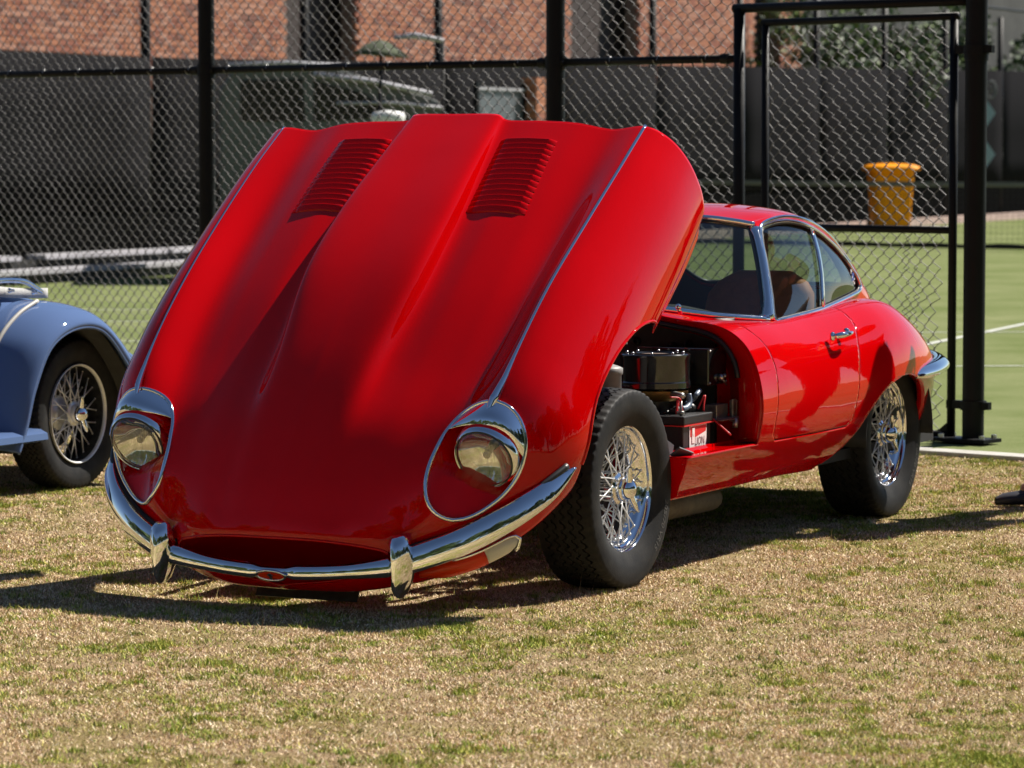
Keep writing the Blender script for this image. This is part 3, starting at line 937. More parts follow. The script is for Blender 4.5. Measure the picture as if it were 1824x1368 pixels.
# windscreen
base = curve([(p[0], p[1], p[2] + .006) for p in scr], 25); head = curve([(-1.42, 0, 1.170), (-1.435, .18, 1.168), (-1.475, .36, 1.160), (-1.52, .45, 1.148), (-1.555, .515, 1.135)], 25)
G = np.array([[base[i] * (1 - t) + head[i] * t + np.array((.045 * math.sin(PI * t) * (1 - (i / 24) ** 2 * .7), .010 * math.sin(PI * t) * (i / 24), .02 * math.sin(PI * t))) for t in np.linspace(0, 1, 17)] for i in range(25)])
G2 = np.concatenate([mirror(G[::-1]), G[1:]])
C(MB().grid(G2), 'windscreen', GLASS)
fr = np.concatenate([G2[:, 0], G2[-1, 1:], G2[::-1, -1][1:], G2[0, ::-1][1:-1]])
base_full = np.concatenate([mirror(base[::-1]), base[1:]])
head_full = np.concatenate([mirror(head[::-1]), head[1:]])
C(MB().tube(base_full + np.array((.012, 0, .002)), .013, 10, flat=1.0), 'windscreen_lower_trim', CHROME)
C(MB().tube(head_full + np.array((.004, 0, .006)), .011, 10), 'windscreen_upper_trim', CHROME)
C(MB().tube(fr + (fr.mean(0) - fr) * .03, .010, 8, closed=True), 'windscreen_seal', SEAL)
for s in (1, -1):
    Pp = G[-1].copy()
    W_ = np.linspace(0, 1, 17)
    GG = []
    for i, t in enumerate(W_):
        wd = .020 + .030 * max(0, 1 - t * 4.5) ** 2 + .018 * max(0, (t - .86) / .14) ** 2
        c = Pp[i]
        inn = np.array((.45, -.80, -.06)); inn /= np.linalg.norm(inn)
        out = np.array((-.80, .30, 0)); out /= np.linalg.norm(out)
        GG.append([c + inn * wd + np.array((0, 0, .0)), c + inn * wd * .6 + np.array((.012, .010, 0)), c + np.array((.014, .014, .002)), c + out * .012 + np.array((.006, .012, 0)), c + out * .026])
    GG = np.array(GG)
    if s < 0: GG = mirror(GG)
    C(MB().grid(GG), 'windscreen_pillar', CHROME, solid=.006)

# bulkhead, flange and rubber seal at the rear of the engine bay
op = [(.0, .872), (.18, .868), (.34, .852), (.46, .832), (.53, .822), (.60, .814), (.68, .795), (.745, .75), (.79, .68), (.815, .59), (.82, .50), (.802, .405)]
ip = [(.0, .842), (.18, .838), (.34, .822), (.44, .806), (.51, .795), (.57, .785), (.635, .762), (.685, .715), (.712, .655), (.720, .575), (.722, .49), (.72, .40)]
O_ = curve([(-.902, y, z) for y, z in op], 60); I_ = curve([(-.925, y, z) for y, z in ip], 60); I2 = curve([(-.965, y * .985, z - .005) for y, z in ip], 60); I3 = curve([(-1.02, y * .90, z * .96) for y, z in ip], 60)
for s in (1, -1):
    G = np.array([O_, O_ * .6 + I_ * .4 + np.array((.0, .004, .004)), I_, I2, I3, I3 * [1, 0, 1], I3 * [1, 0, 1]])
    G[-1, :, 2] = .2
    G[..., 1] *= s
    C(MB().grid(G[:5]), 'bulkhead_flange', RED, solid=.002)
    bk = np.array([I3, I3 * [1, 0, 1]]); bk[..., 1] *= s
    C(MB().grid(bk), 'bulkhead', RED, solid=.002)
    sl = I_[:46] + np.array((.010, 0, 0)); sl = sl.copy(); sl[:, 1] *= s
    C(MB().tube(sl, .0095, 8), 'bonnet_seal', SEAL)
    # sill ledge, with turned-up inner edge, and inner sill
    xs = np.linspace(-.905, -.295, 16)
    G = np.array([[(x, .800 * s, .398), (x, .795 * s, .404), (x, .74 * s, .402), (x, .715 * s, .404), (x, .712 * s, .414), (x, .700 * s, .414), (x, .698 * s, .30), (x, .70 * s, .25)] for x in xs])
    C(MB().grid(G), 'sill_ledge', RED, edge=.5, solid=.003)
    C(MB().add([(-.297, .795 * s, .400), (-.337, .745 * s, .27), (-.345, .70 * s, .25), (-.30, .70 * s, .41)], [(0, 1, 2, 3)]), 'sill_end', RED, smooth=False, solid=.004)
    # latch bracket
    C(MB().box((-.925, .700 * s, .515), (.03, .006, .075)).box((-.945, .69 * s, .51), (.008, .028, .075)), 'latch_bracket', ALLOY, smooth=False, bevel=.001)
    C(MB().tube([(-.915, .712 * s, .49), (-.905, .715 * s, .475), (-.90, .715 * s, .455)], .010, 8), 'latch_hook', ALLOY)
# underbody, floor, wheel housings
mb = MB(); mb.box((-2.0, 0, .27), (2.1, 1.36, .04)); mb.box((-1.0, 0, .55), (.02, 1.2, .5)); mb.box((-2.98, 0, .30), (.9, .8, .06))
C(mb, 'floor_pan', BLACKM, smooth=False)
for s in (1, -1):
    mb = MB()
    G = [[(-2.40 + .375 * math.cos(a), y * s, .30 + .355 * math.sin(a)) for y in (.42, .60, .775)] for a in np.linspace(0, PI, 28)]
    mb.grid(np.array(G))
    mb.add([(-2.40 + .375 * math.cos(a), .42 * s, .30 + .355 * math.sin(a)) for a in np.linspace(0, PI, 28)], [tuple(range(28))])
    C(mb, 'wheel_housing', BLACKM, solid=.003)
    lip = [FS[60:].reshape(-1, 3)[np.argmin((FS[60:, :, 0] - x) ** 2 + (FS[60:, :, 2] - z) ** 2)] * [1, s, 1] for x, z in arch_r if z > .26]
    lp = np.array(lip); lp[1:-1] = (lp[:-2] + lp[1:-1] + lp[2:]) / 3
    inner_ = lp.copy(); inner_[:, 1] -= s * .03; inner_[:, 2] += .002
    C(MB().grid(np.array([lp, inner_])), 'arch_flange', RED, solid=.003)
C(MB().tube([(-.62, .46, .175), (-1.25, .46, .17)], .062, 16, flat=.8), 'silencer', mat('rusty_silencer', (.13, .11, .085), rough=.7, var=.3, vscale=20))
# rear bumper: wraps the tail
rb = []
for s in (1, -1):
    pathr = [(-2.47, .806, .548), (-2.57, .800, .552), (-2.72, .782, .558), (-2.93, .730, .563), (-3.10, .665, .566), (-3.28, .57, .57), (-3.42, .46, .57), (-3.50, .33, .57)]
    G = blade(pathr, [[.010], [.020], [.025], [.027], [.028], [.028], [.028], [.028]], [[.010], [.026], [.042], [.050], [.050], [.048], [.045], [.04]], lean=.3)
    if s < 0: G = mirror(G)
    C(MB().grid(G), 'rear_bumper', CHROME, solid=.003)

# ------------------------------------------------------------------ cabin
C(MB().box((-2.7, 0, .60), (1.1, 1.0, .03)).box((-2.2, 0, .50), (.03, 1.1, .25)), 'rear_deck', DARKTRIM, smooth=False)
dash = np.array([[(-1.10 - .30 * t, y, .835 - .10 * y * y + .015 * math.sin(PI * t) - (.12 * max(0, t - .8) * 5)) for y in np.linspace(-.58, .58, 25)] for t in np.linspace(-.25, 1, 9)])
for j in range(25):
    y = dash[0, j, 1]
    dash[:, j, 2] += .022 * math.exp(-((abs(y) - .33) / .14) ** 2) * np.sin(np.linspace(0, PI, 9))
C(MB().grid(dash), 'dashboard', DARKTRIM, solid=.01)
for s in (1, -1):
    SX, SY = -1.93, .345 * s
    prof = []
    G = []
    for t in np.linspace(0, 1, 14):
        z = .42 + .535 * t; x = SX + .06 - .20 * t
        w = .235 * (1 - .10 * t) * (1 if t < .8 else math.sqrt(max(.03, 1 - ((t - .8) / .2) ** 2 * .75)))
        row = []
        for k in range(24):
            a = 2 * PI * k / 24
            c_, s_ = math.cos(a), math.sin(a)
            row.append((x + .062 * math.copysign(abs(c_) ** .7, c_) * (1 - .2 * t) + .012 * math.cos(k * PI) * 0, SY + w * math.copysign(abs(s_) ** .6, s_), z))
        G.append(row)
    mb = MB().grid(np.array(G), close_u=True); mb.f.append(tuple(range(13 * 24, 14 * 24)))
    C(mb, 'seat_back', TAN)
    C(MB().box((-1.66, SY, .43), (.50, .46, .14)), 'seat_cushion', TAN, bevel=.04, smooth=True)
# steering wheel on the car's right
rot = Matrix.Rotation(R(-68), 3, 'Y')
ctr = Vector((-1.50, -.36, .80))
C(MB().tube([ctr + rot @ Vector((.19 * math.cos(a), .19 * math.sin(a), 0)) for a in np.linspace(0, 2 * PI, 41)[:-1]], .012, 8, closed=True), 'steering_wheel', mat('wood_rim', (.18, .07, .03), rough=.25, coat=.6))
C(MB().tube([ctr + rot @ Vector((-.18, 0, 0)), ctr + rot @ Vector((.18, 0, 0))], .008, 6).tube([ctr, ctr + Vector((.3, 0, -.16))], .02, 8), 'steering_column', STEEL)
# rear-view mirror
C(MB().box((-1.50, .0, 1.09), (.02, .20, .045)), 'mirror', DARKTRIM, bevel=.008)
# club sticker inside the quarter glass
q = sidept(-2.40, .93, 1, -.010)
V, F = text_mesh('', 0.03) if False else ([], [])
mb = MB()
for k in range(9):
    a = 2 * PI * k / 9
    p = sidept(-2.395 + .018 * math.cos(a), .925 + .026 * math.sin(a), 1, .0012); mb.box(p, (.006, .001, .008))
C(mb, 'window_sticker', WHITE, smooth=False)
p = sidept(-2.395, .925, 1, .001)
C(MB().box(p, (.022, .001, .032)), 'window_sticker', mat('blue_print', (.05, .1, .35), rough=.5), smooth=False)

# ------------------------------------------------------------------ engine bay
mb = MB()
# drum air cleaner with flat box behind
dc = (-.67, .515, 0)
mb = MB().lathe([(.595, .02), (.600, .116), (.604, .122), (.622, .122), (.626, .119), (.700, .119), (.706, .122), (.716, .122), (.720, .117), (.722, .072), (.716, .068)], 48, 'Z', dc)
DR = C(mb, 'air_cleaner', BLACKG, edge=.6)
C(MB().lathe([(.715, .002), (.716, .068)], 32, 'Z', dc), 'air_cleaner_mesh', mat('brown_gauze', (.16, .10, .075), rough=.8, var=.5, vscale=300), DR)
for k in range(8):
    a = 2 * PI * k / 8 + .3
    C(MB().sphere((dc[0] + .096 * math.cos(a), dc[1] + .096 * math.sin(a), .722), .0055, 8, 5), 'screw', STEEL, DR)
C(MB().lathe([(.560, .09), (.575, .11), (.595, .115)], 40, 'Z', dc), 'brass_pan', mat('brass', (.30, .19, .06), rough=.4, metal=.8), DR)
C(MB().lathe([(.42, .055), (.56, .055)], 24, 'Z', dc), 'blower_neck', DARKMETAL, DR)
HB = C(MB().box((-.885, .52, .667), (.16, .27, .128)), 'heater_box', BLACKG, bevel=.004, smooth=False)
mb = MB()
for x, z in ((-.812, .722), (-.812, .612), (-.955, .722), (-.955, .612)):
    C(MB().sphere((x, .657, z), .0045, 8, 5), 'screw', STEEL, HB)
C(MB().sphere((-.90, .662, .628), .013, 10, 6).sphere((-.925, .664, .632), .009, 8, 5).tube([(-.90, .665, .628), (-.915, .668, .61), (-.94, .665, .60)], .004, 6), 'heater_valve', STEEL, HB)
# battery
_before = set(CAR.children)
BT = C(MB().box((-.7950, .535, .385), (.235, .17, .165)), 'battery', mat('battery_case', (.018, .018, .02), rough=.4), bevel=.004, smooth=False)
C(MB().box((-.7950, .535, .480), (.25, .185, .030)), 'battery_lid', mat('battery_lid_black', (.014, .014, .015), rough=.45), BT, bevel=.004, smooth=False)
C(MB().box((-.7950, .535, .4625), (.252, .187, .004)), 'battery_stripe', REDP, BT, smooth=False)
by = .6215
lx, lz, lw, lh = -.800, .424, .145, .072
C(MB().box((lx, by, lz), (lw, .0012, lh)), 'battery_label', WHITE, BT, smooth=False)
C(MB().add([(lx + lw * .46, by + .0012, lz + lh * .44), (lx - lw * .46, by + .0012, lz + lh * .44), (lx - lw * .46, by + .0012, lz + lh * .16), (lx + lw * .14, by + .0012, lz - lh * .06), (lx + lw * .46, by + .0012, lz - lh * .02)], [(0, 1, 2, 3, 4)]), 'label_flash', REDP, BT, smooth=False)
V, F = text_mesh('LION', .034)
C(MB().add([(lx - .012 - v[0] * 1.05, by + .0018, lz - lh * .44 + v[1] * 1.15) for v in V], F), 'label_text', mat('maroon_print', (.10, .02, .03), rough=.6), BT, smooth=False)
C(MB().sphere((lx + lw * .30, by + .002, lz + lh * .12), .012, 10, 6, (1, .15, 1.1)).box((lx + lw * .30, by + .002, lz - lh * .14), (.022, .0015, .028)).box((lx + lw * .30, by + .0022, lz + lh * .30), (.020, .0015, .012)), 'label_figure', WHITE, BT, smooth=False)
# clamps, leads and hoses
C(MB().tube([(-.7050, .60, .47), (-.7050, .60, .545)], .005, 6).box((-.7050, .60, .505), (.02, .02, .012)), 'clamp_rod', ALLOY)
C(MB().sphere((-.7600, .56, .507), .017, 10, 6).box((-.7600, .555, .505), (.03, .028, .016)), 'terminal_clamp', BLACKM)
C(MB().sphere((-.8800, .56, .507), .019, 10, 6).box((-.8750, .555, .505), (.05, .028, .018)), 'terminal_clamp', DARKMETAL)
C(MB().tube(curve([(-.7150, .58, .500), (-.7350, .575, .545), (-.7600, .565, .528), (-.7550, .56, .51)], 20), .0045, 6), 'battery_lead', REDP)
C(MB().tube(curve([(-.6600, .58, .56), (-.6900, .60, .555), (-.7100, .60, .53), (-.7200, .60, .50)], 20), .003, 6), 'battery_lead', REDP)
BG = mat('grey_blue_hose', (.12, .16, .22), rough=.4)
C(MB().tube(curve([(-.7800, .57, .512), (-.8100, .575, .515), (-.8350, .575, .53), (-.8400, .57, .56)], 16), .010, 8), 'hose', BG)
C(MB().tube(curve([(-.8600, .55, .52), (-.9100, .56, .54), (-.90, .57, .55), (-.935, .57, .565)], 16), .009, 8), 'hose', BG)
C(MB().tube(curve([(-.8950, .58, .505), (-.9200, .595, .55), (-.90, .60, .50), (-.93, .62, .47), (-.90, .70, .42)], 24), .0035, 6), 'battery_lead', REDP)
for o_ in set(CAR.children) - _before:
    o_.location = (.165, .068, .024)
C(MB().box((-.875, .655, .512), (.10, .045, .05)).box((-.875, .665, .487), (.16, .10, .006)), 'support_bracket', ALLOY, bevel=.002, smooth=False)
# mud shield behind the wheel
rot = Matrix.Rotation(R(-38), 3, 'Y')
C(MB().box((-.285, .715, .432), (.15, .008, .065), Matrix.Rotation(R(-21), 3, 'Y')).box((-.345, .745, .400), (.080, .075, .005), Matrix.Rotation(R(38), 3, 'X') @ Matrix.Rotation(R(-21), 3, 'Y')), 'mud_shield', mat('weathered_rubber', (.06, .065, .075), rough=.5), smooth=False)
# engine, cam covers, frame tubes, canister, hoses
mb = MB().box((-.20, 0, .50), (.95, .26, .34)); 
C(mb, 'engine_block', DARKMETAL, bevel=.02)
for s in (1, -1):
    C(MB().tube([(-.62, .115 * s, .70), (.25, .115 * s, .70)], .052, 16), 'cam_cover', ALLOY)
    C(MB().tube([(-1.0, .42 * s, .60), (-.10, .36 * s, .58), (.42, .32 * s, .52)], .019, 8), 'frame_tube', RED)
    C(MB().tube([(-1.0, .44 * s, .34), (-.10, .38 * s, .28), (.42, .32 * s, .30)], .019, 8), 'frame_tube', RED)
    C(MB().tube([(-.10, .36 * s, .58), (-.55, .44 * s, .32)], .015, 8).tube([(-.10, .36 * s, .58), (.0, .38 * s, .30)], .015, 8), 'frame_strut', RED)
    C(MB().tube([(0, .30 * s, .20), (0, .60 * s, .26)], .022, 8).tube([(.02, .33 * s, .45), (.0, .58 * s, .42)], .018, 8).tube([(-.05, .40 * s, .60), (.0, .52 * s, .24)], .03, 10), 'suspension', BLACKM)
C(MB().lathe([(.42, .055), (.66, .055), (.665, .060), (.685, .060), (.69, .05), (.70, .02)], 28, 'Z', (-.36, .47, 0)), 'canister', mat('grey_canister', (.20, .19, .185), rough=.5, var=.2))
C(MB().lathe([(.69, .022), (.74, .022), (.745, .018)], 16, 'Z', (-.40, .45, 0)), 'reservoir_cap', BLACKM)
C(MB().tube(curve([(-.45, .47, .74), (-.46, .48, .765), (-.49, .49, .76)], 8), .004, 6), 'breather', ALLOY)
for k in range(26):
    a = Vector((-.35 - .55 * RNG.random(), .22 + .30 * RNG.random(), .33 + .24 * RNG.random())); d = Vector((RNG.normal(0, .09), RNG.normal(0, .07), RNG.normal(0, .05)))
    C(MB().tube(curve([a, a + d * .5 + Vector((0, 0, .03)), a + d, a + d * 1.6 - Vector((0, 0, .03))], 12), .004 + .010 * RNG.random(), 6), 'pipe', [BLACKM, DARKMETAL, SEAL, ALLOY][k % 4])
C(MB().lathe([(-.022, .030), (.0, .032), (.004, .022)], 20, 'X', (-1.0, .40, .755)), 'grommet', SEAL)
for y, z in ((.44, .725), (.38, .715), (.30, .74), (.50, .735), (.62, .70)):
    C(MB().lathe([(-.012, .014), (.006, .015), (.012, .006)], 14, 'X', (-.99 if y < .6 else -.955, y, z)), 'grommet', SEAL)
C(MB().tube([(-.92, .50, .845), (-.90, .50, .865)], .008, 8).sphere((-.90, .50, .868), .011, 8, 6), 'washer_jet', CHROME)

# wheels
WFL = wheel(CAR, (0, .635, .322))
tx = ring_text('205/70 VR15', .034, .262, .55, .1020)
me_t = tx.mesh('tyre_lettering'); 
lt = link('tyre_lettering', me_t, mat('scuffed_rubber', (.075, .072, .068), rough=.6), WFL)
WRL = wheel(CAR, (-2.438, .635, .322), proto=WFL)
for nm, loc in (('f', (0, -.635, .322)), ('r', (-2.438, -.635, .322))):
    w = WFL.copy(); COL.objects.link(w); w.parent = CAR; w.location = loc; w.rotation_euler = (0, 0, PI)
    for ch in WFL.children:
        if ch.name.startswith(('tyre', 'brake')) and not ch.name.startswith('tyre_l'):
            c = ch.copy(); COL.objects.link(c); c.parent = w

# ------------------------------------------------------------------ blue roadster beside it (only its tail is in the picture)
RD = empty('roadster', (-1.80, 14.15, 0), -(PI / 2 + PSI))
tag(RD, 'pale blue vintage open roadster at the left edge, chrome wire wheel under a swept fender', 'car')
def D(mb, name, m, parent=None, **k):
    return mb.build(name, m, parent or RD, **k)
wheel(RD, (0, -.085, .315), blue=True)
w_ = RD.children[0]
# rear fender: sections swept over the wheel
arcI = curve([(.62, .20), (.565, .30), (.50, .46), (.385, .62), (.20, .690), (.0, .672), (-.17, .545), (-.29, .40), (-.36, .27)], 60)
arcO = curve([(.655, .22), (.625, .32), (.575, .48), (.475, .66), (.270, .775), (.0, .770), (-.22, .655), (-.38, .48), (-.47, .28)], 60)
G = []
for i in range(60):
    a = np.array((arcI[i][0], arcI[i][1])); b = np.array((arcO[i][0], arcO[i][1]))
    t = i / 59
    yin = -.30 + .02 * t
    row = []
    for f, y in ((-.10, .112), (.0, .120), (.16, .118), (.42, .095), (.72, .045), (.96, -.04), (1.06, -.13), (1.04, -.20), (.95, yin)):
        p = a + (b - a) * f
        row.append((p[0], y, p[1]))
    G.append(row)
gg = np.array(G)
gg = surf(np.swapaxes(gg, 0, 1), np.linspace(0, 59, 90), np.linspace(0, 8, 33))
D(MB().grid(gg), 'rear_fender', BLUE, solid=.006)
bead = [(arcI[i][0] - (arcO[i][0] - arcI[i][0]) * .10, .112, arcI[i][1] - (arcO[i][1] - arcI[i][1]) * .10) for i in range(60)]
D(MB().tube(bead, .007, 8), 'fender_bead', BLUE)
# dark inner arch
D(MB().grid(np.array([[(arcI[i][0], y, arcI[i][1]) for y in (-.62, -.2, .08)] for i in range(60)])), 'inner_fender', BLACKM, solid=.004)
# body side: front to back panels
tops = curve([(2.2, .74), (1.5, .78), (1.0, .835), (.60, .842), (.30, .822), (.06, .795), (-.12, .755), (-.42, .68), (-.75, .55), (-.85, .42)], 60)
G = []
for p in tops:
    x, zt = p[0], p[1]
    G.append([(x, -.16 - .10 * max(0, (-x) / .9) ** 2, .27), (x, -.135 - .10 * max(0, (-x) / .9) ** 2, .45), (x, -.145 - .10 * max(0, (-x) / .9) ** 2, .45 + (zt - .45) * .6), (x, -.165 - .12 * max(0, (-x) / .9) ** 2, zt - .05), (x, -.20 - .13 * max(0, (-x) / .9) ** 2, zt - .008), (x, -.27 - .13 * max(0, (-x) / .9) ** 2, zt), (x, -.70, zt + .005), (x, -1.12, zt), (x, -1.20, zt - .05), (x, -1.24, .45), (x, -1.22, .27)])
gb = np.array(G); gb = surf(np.swapaxes(gb, 0, 1), np.linspace(0, 59, 90), np.linspace(0, 10, 50))
D(MB().grid(gb), 'body', BLUE, solid=.01)
D(MB().tube(curve([(.23, -.055, .795), (.36, -.06, .745), (.48, -.065, .66), (.55, -.07, .55), (.60, -.07, .42), (.63, -.07, .28)], 40), .009, 8), 'wing_piping', mat('cream_piping', (.42, .40, .36), rough=.5))
# running board
G = []
for x in np.linspace(.42, 2.2, 20):
    G.append([(x, -.18, .285), (x, -.02, .288), (x, .085, .285), (x, .118, .270), (x, .122, .245), (x, .10, .235), (x, -.18, .235)])
rbm = MB().grid(np.array(G)); rbm.f.append(tuple(range(7)))
D(rbm, 'running_board', BLUE, edge=.9)
D(MB().box((.80, -.02, .293), (.25, .012, .006)).box((.80, .03, .293), (.25, .012, .006)), 'tread_strip', CHROME, smooth=False)
D(MB().box((.2, -.7, .25), (2.2, .9, .06)), 'chassis', BLACKM, smooth=False)
# hood irons and folded cloth band with studs
cloth = mat('pale_hood_cloth', (.42, .42, .41), rough=.95, var=.12, vscale=60, bump=.5, bscale=400)
G = np.array([[(x, -.165 - .01 * math.sin(9 * x), z0 - d) for d in (0, .02, .042)] for x, z0 in curve([(.42, .865), (.30, .852), (.15, .842), (.0, .838)], 20)])
CL = D(MB().grid(G), 'hood_band', cloth, solid=.006)
for x, z in ((.295, .838), (.125, .825)):
    D(MB().sphere((x, -.148, z), .011, 10, 6).tube([(x, -.15, z), (x, -.125, z)], .006, 8), 'stud', CHROME)
D(MB().tube(curve([(.75, -.17, .885), (.60, -.17, .883), (.40, -.17, .880), (.25, -.17, .878), (.15, -.17, .868), (.06, -.17, .835), (.03, -.17, .822)], 40), .011, 10), 'hood_iron', CHROME)
D(MB().tube([(.44, -.17, .875), (.43, -.17, .852), (.34, -.17, .850), (.335, -.17, .876)], .004, 6), 'strap_loop', CHROME)
D(MB().tube(curve([(.62, -.165, .855), (.50, -.165, .868), (.42, -.17, .850), (.36, -.17, .835)], 16), .014, 8), 'hood_roll', BLACKM)
D(MB().box((.64, -.17, .91), (.035, .03, .08)).sphere((.64, -.16, .945), .022, 10, 6).sphere((.62, -.16, .89), .018, 10, 6), 'pivot_bracket', DARKMETAL)
# ------------------------------------------------------------------ chain-link fence and gate
FB = np.array((2.229, 16.383, 0.0)); FDIR = np.array((-math.cos(R(39.75)), math.sin(R(39.75)), 0.0))
FN = np.array((FDIR[1], -FDIR[0], 0.0)); FN = FN if FN[1] < 0 else -FN          # towards the camera
def fp(s, z, off=0.0): return FB + FDIR * s + FN * off + np.array((0, 0, z))
FEN = empty('chain_link_fence', tuple(FB))
tag(FEN, 'tall black chain-link fence running behind both cars', 'fence')
def K(mb, name, m, parent, **k):
    o = mb.build(name, m, None, **k); o.parent = parent
    if parent is FEN: o.matrix_parent_inverse = Matrix.Translation(-Vector(FB))
    return o
POSTH = 3.6
for s, r in ((0, .053), (2.60, .050), (5.194, .048), (7.79, .048), (10.39, .048)):
    mb = MB().tube([fp(s, 0), fp(s, POSTH)], r, 24)
    po = K(mb, 'post', FENCEBLK, FEN, edge=.9)
    mb = MB()
    for zz in (1.88,):
        mb.tube([fp(s, zz - .035), fp(s, zz + .035)], r + .006, 24)
    K(mb, 'collar', FENCEBLK, po, edge=.9)
po = [c for c in FEN.children if c.name.startswith('post')][0]
rotf = Matrix.Rotation(math.atan2(FDIR[1], FDIR[0]), 3, 'Z')
K(MB().box(fp(0.02, .02, .03), (.30, .16, .018), rotf), 'base_plate', FENCEBLK, po, smooth=False)
for a, b in ((-.10, .08), (-.10, -.03), (.13, .08), (.13, -.03)):
    K(MB().lathe([(0, .014), (.018, .014), (.020, .006)], 6, 'Z', fp(a, .028, b)), 'anchor_bolt', STEEL, po, smooth=False)
for sa, sb in ((1.402, 2.60), (2.60, 5.194), (5.194, 7.79), (7.79, 10.39)):
    K(MB().tube([fp(sa, 1.88), fp(sb, 1.88)], .021, 14), 'rail', FENCEBLK, FEN)
    for q in ((sa + .06), (sb - .07)):
        K(MB().tube([fp(q, 1.88), fp(q + .05, 1.88)], .027, 14), 'rail_sleeve', FENCEBLK, FEN, edge=.8)
    K(MB().tube([fp(sa, .03), fp(sb, .03)], .018, 10), 'rail', FENCEBLK, FEN)
    K(MB().tube([fp(sa, 3.52), fp(sb, 3.52)], .021, 10), 'rail', FENCEBLK, FEN)
K(MB().tube([fp(1.402, 0), fp(1.402, 2.132)], .030, 16), 'gate_post', FENCEBLK, FEN)
K(MB().tube([fp(1.435, 2.132), fp(.04, 2.132)], .024, 14), 'gate_header', FENCEBLK, FEN)

def weave(s0, s1, z0, z1, pitch=.071, r=.0021, jag=None, seed=1):
    """woven wires: each a zig-zag spine whose bends hook those of its neighbours"""
    rg = np.random.default_rng(seed); mb = MB()
    n = int(round((s1 - s0) / (pitch / 2))) ; h = pitch / 2
    cols = np.arange(0, n, 1)
    nz = int((z1 - z0) / h)
    for c in cols[::1]:
        if c % 2: continue
        base = s0 + c * h
        pts = []
        for k in range(nz + 1):
            z = z0 + k * h
            sx = base + (h * 1.06 if k % 2 else -.06 * h)
            sx = min(max(sx, s0), s1)
            if jag is not None: sx = min(max(sx + jag(base, z), s0), s1 + .02)
            w = .0045 if k % 2 else -.0045
            j = rg.normal(0, .0011, 2)
            e = .0035
            d = 1 if k % 2 else -1
            w += .006 * math.sin(base * 1.9 + z * 2.3) + .004 * math.sin(base * 5.1 - z * 3.1); sx += .003 * math.sin(z * 6.1 + base * 2.7)
            pts.append(fp(sx + j[0] - d * e, z + j[1] - .004, w * .4))
            pts.append(fp(sx + j[0] + d * e * .3, z + j[1], w))
            pts.append(fp(sx + j[0] - d * e, z + j[1] + .004, w * 1.6 - .004))
        mb.tube(pts, r, 5, caps=False)
        # mirror strand which hooks the first
        pts = []
        base2 = base + h
        for k in range(nz + 1):
            z = z0 + k * h
            sx = base2 + (-.06 * h if k % 2 else h * 1.06)
            sx = min(max(sx, s0), s1)
            if jag is not None: sx = min(max(sx + jag(base2, z), s0), s1 + .02)
            w = -.0045 if k % 2 else .0045
            j = rg.normal(0, .0011, 2)
            d = -1 if k % 2 else 1
            e = .0035
            w += .006 * math.sin(base * 1.9 + z * 2.3) + .004 * math.sin(base * 5.1 - z * 3.1); sx += .003 * math.sin(z * 6.1 + base * 2.7)
            pts.append(fp(sx + j[0] - d * e, z + j[1] - .004, w * .4))
            pts.append(fp(sx + j[0] + d * e * .3, z + j[1], w))
            pts.append(fp(sx + j[0] - d * e, z + j[1] + .004, w * 1.6 - .004))
        mb.tube(pts, r, 5, caps=False)
    return mb
tag(K(weave(1.44, 10.39, .04, 2.75), 'wire_mesh', WIRE, FEN), kind='stuff')

ties = MB()
for q in np.arange(1.6, 10.3, .31):
    for zz in (1.88, 3.52):
        ties.tube([fp(q + .004 * k, zz + .024 * math.sin(k), .024 * math.cos(k)) for k in np.linspace(0, 2 * PI, 9)], .0016, 4, caps=False)
tag(K(ties, 'wire_tie', STEEL, FEN), kind='stuff')
GT = empty('gate', tuple(fp(.10, 0)))
tag(GT, 'black framed chain-link gate leaf hinged on the thick post at right', 'gate')
def KG(mb, name, m, parent=None, **k):
    o = mb.build(name, m, None, **k); o.parent = parent or GT
    if o.parent is GT: o.matrix_parent_inverse = Matrix.Translation(-Vector(fp(.10, 0)))
    return o
KG(MB().tube([fp(.125, .0), fp(.125, 2.062)], .021, 14), 'stile', FENCEBLK)
KG(MB().tube([fp(1.24, .03), fp(1.24, 2.058)], .019, 14), 'stile', FENCEBLK)
KG(MB().tube([fp(.10, 2.060), fp(1.26, 2.055)], .019, 14), 'top_rail', FENCEBLK)
KG(MB().tube([fp(.125, 1.03), fp(1.24, 1.03)], .019, 14), 'middle_rail', FENCEBLK)
KG(MB().tube([fp(.125, .035), fp(1.24, .035)], .020, 14), 'bottom_rail', FENCEBLK)
KG(MB().add([fp(.125, .05, .01), fp(.20, .05, .01), fp(.125, .11, .01)], [(0, 1, 2)]), 'gusset', FENCEBLK, smooth=False, solid=.01)
for z in (1.898, .186):
    hg = KG(MB().tube([fp(0, z - .022), fp(0, z + .022)], .064, 24), 'hinge_strap', FENCEBLK, edge=.8)
    KG(MB().box(fp(.085, z, .0), (.12, .03, .040), rotf), 'hinge_arm', FENCEBLK, hg, smooth=False)
    KG(MB().box(fp(-.075, z, .01), (.05, .03, .036), rotf), 'hinge_bolt', FENCEBLK, hg, smooth=False)
def jag(s, z):
    if z > 1.03: return 0
    return .55 * (.05 if s < .35 else 0) * (0.6 + .5 * math.sin(z * 23)) + (.03 * max(0, 1 - abs(z - .62) / .35) if s < .30 else 0)
tag(KG(weave(.165, 1.215, .06, 2.03, seed=5, jag=jag), 'wire_mesh', WIRE), kind='stuff')

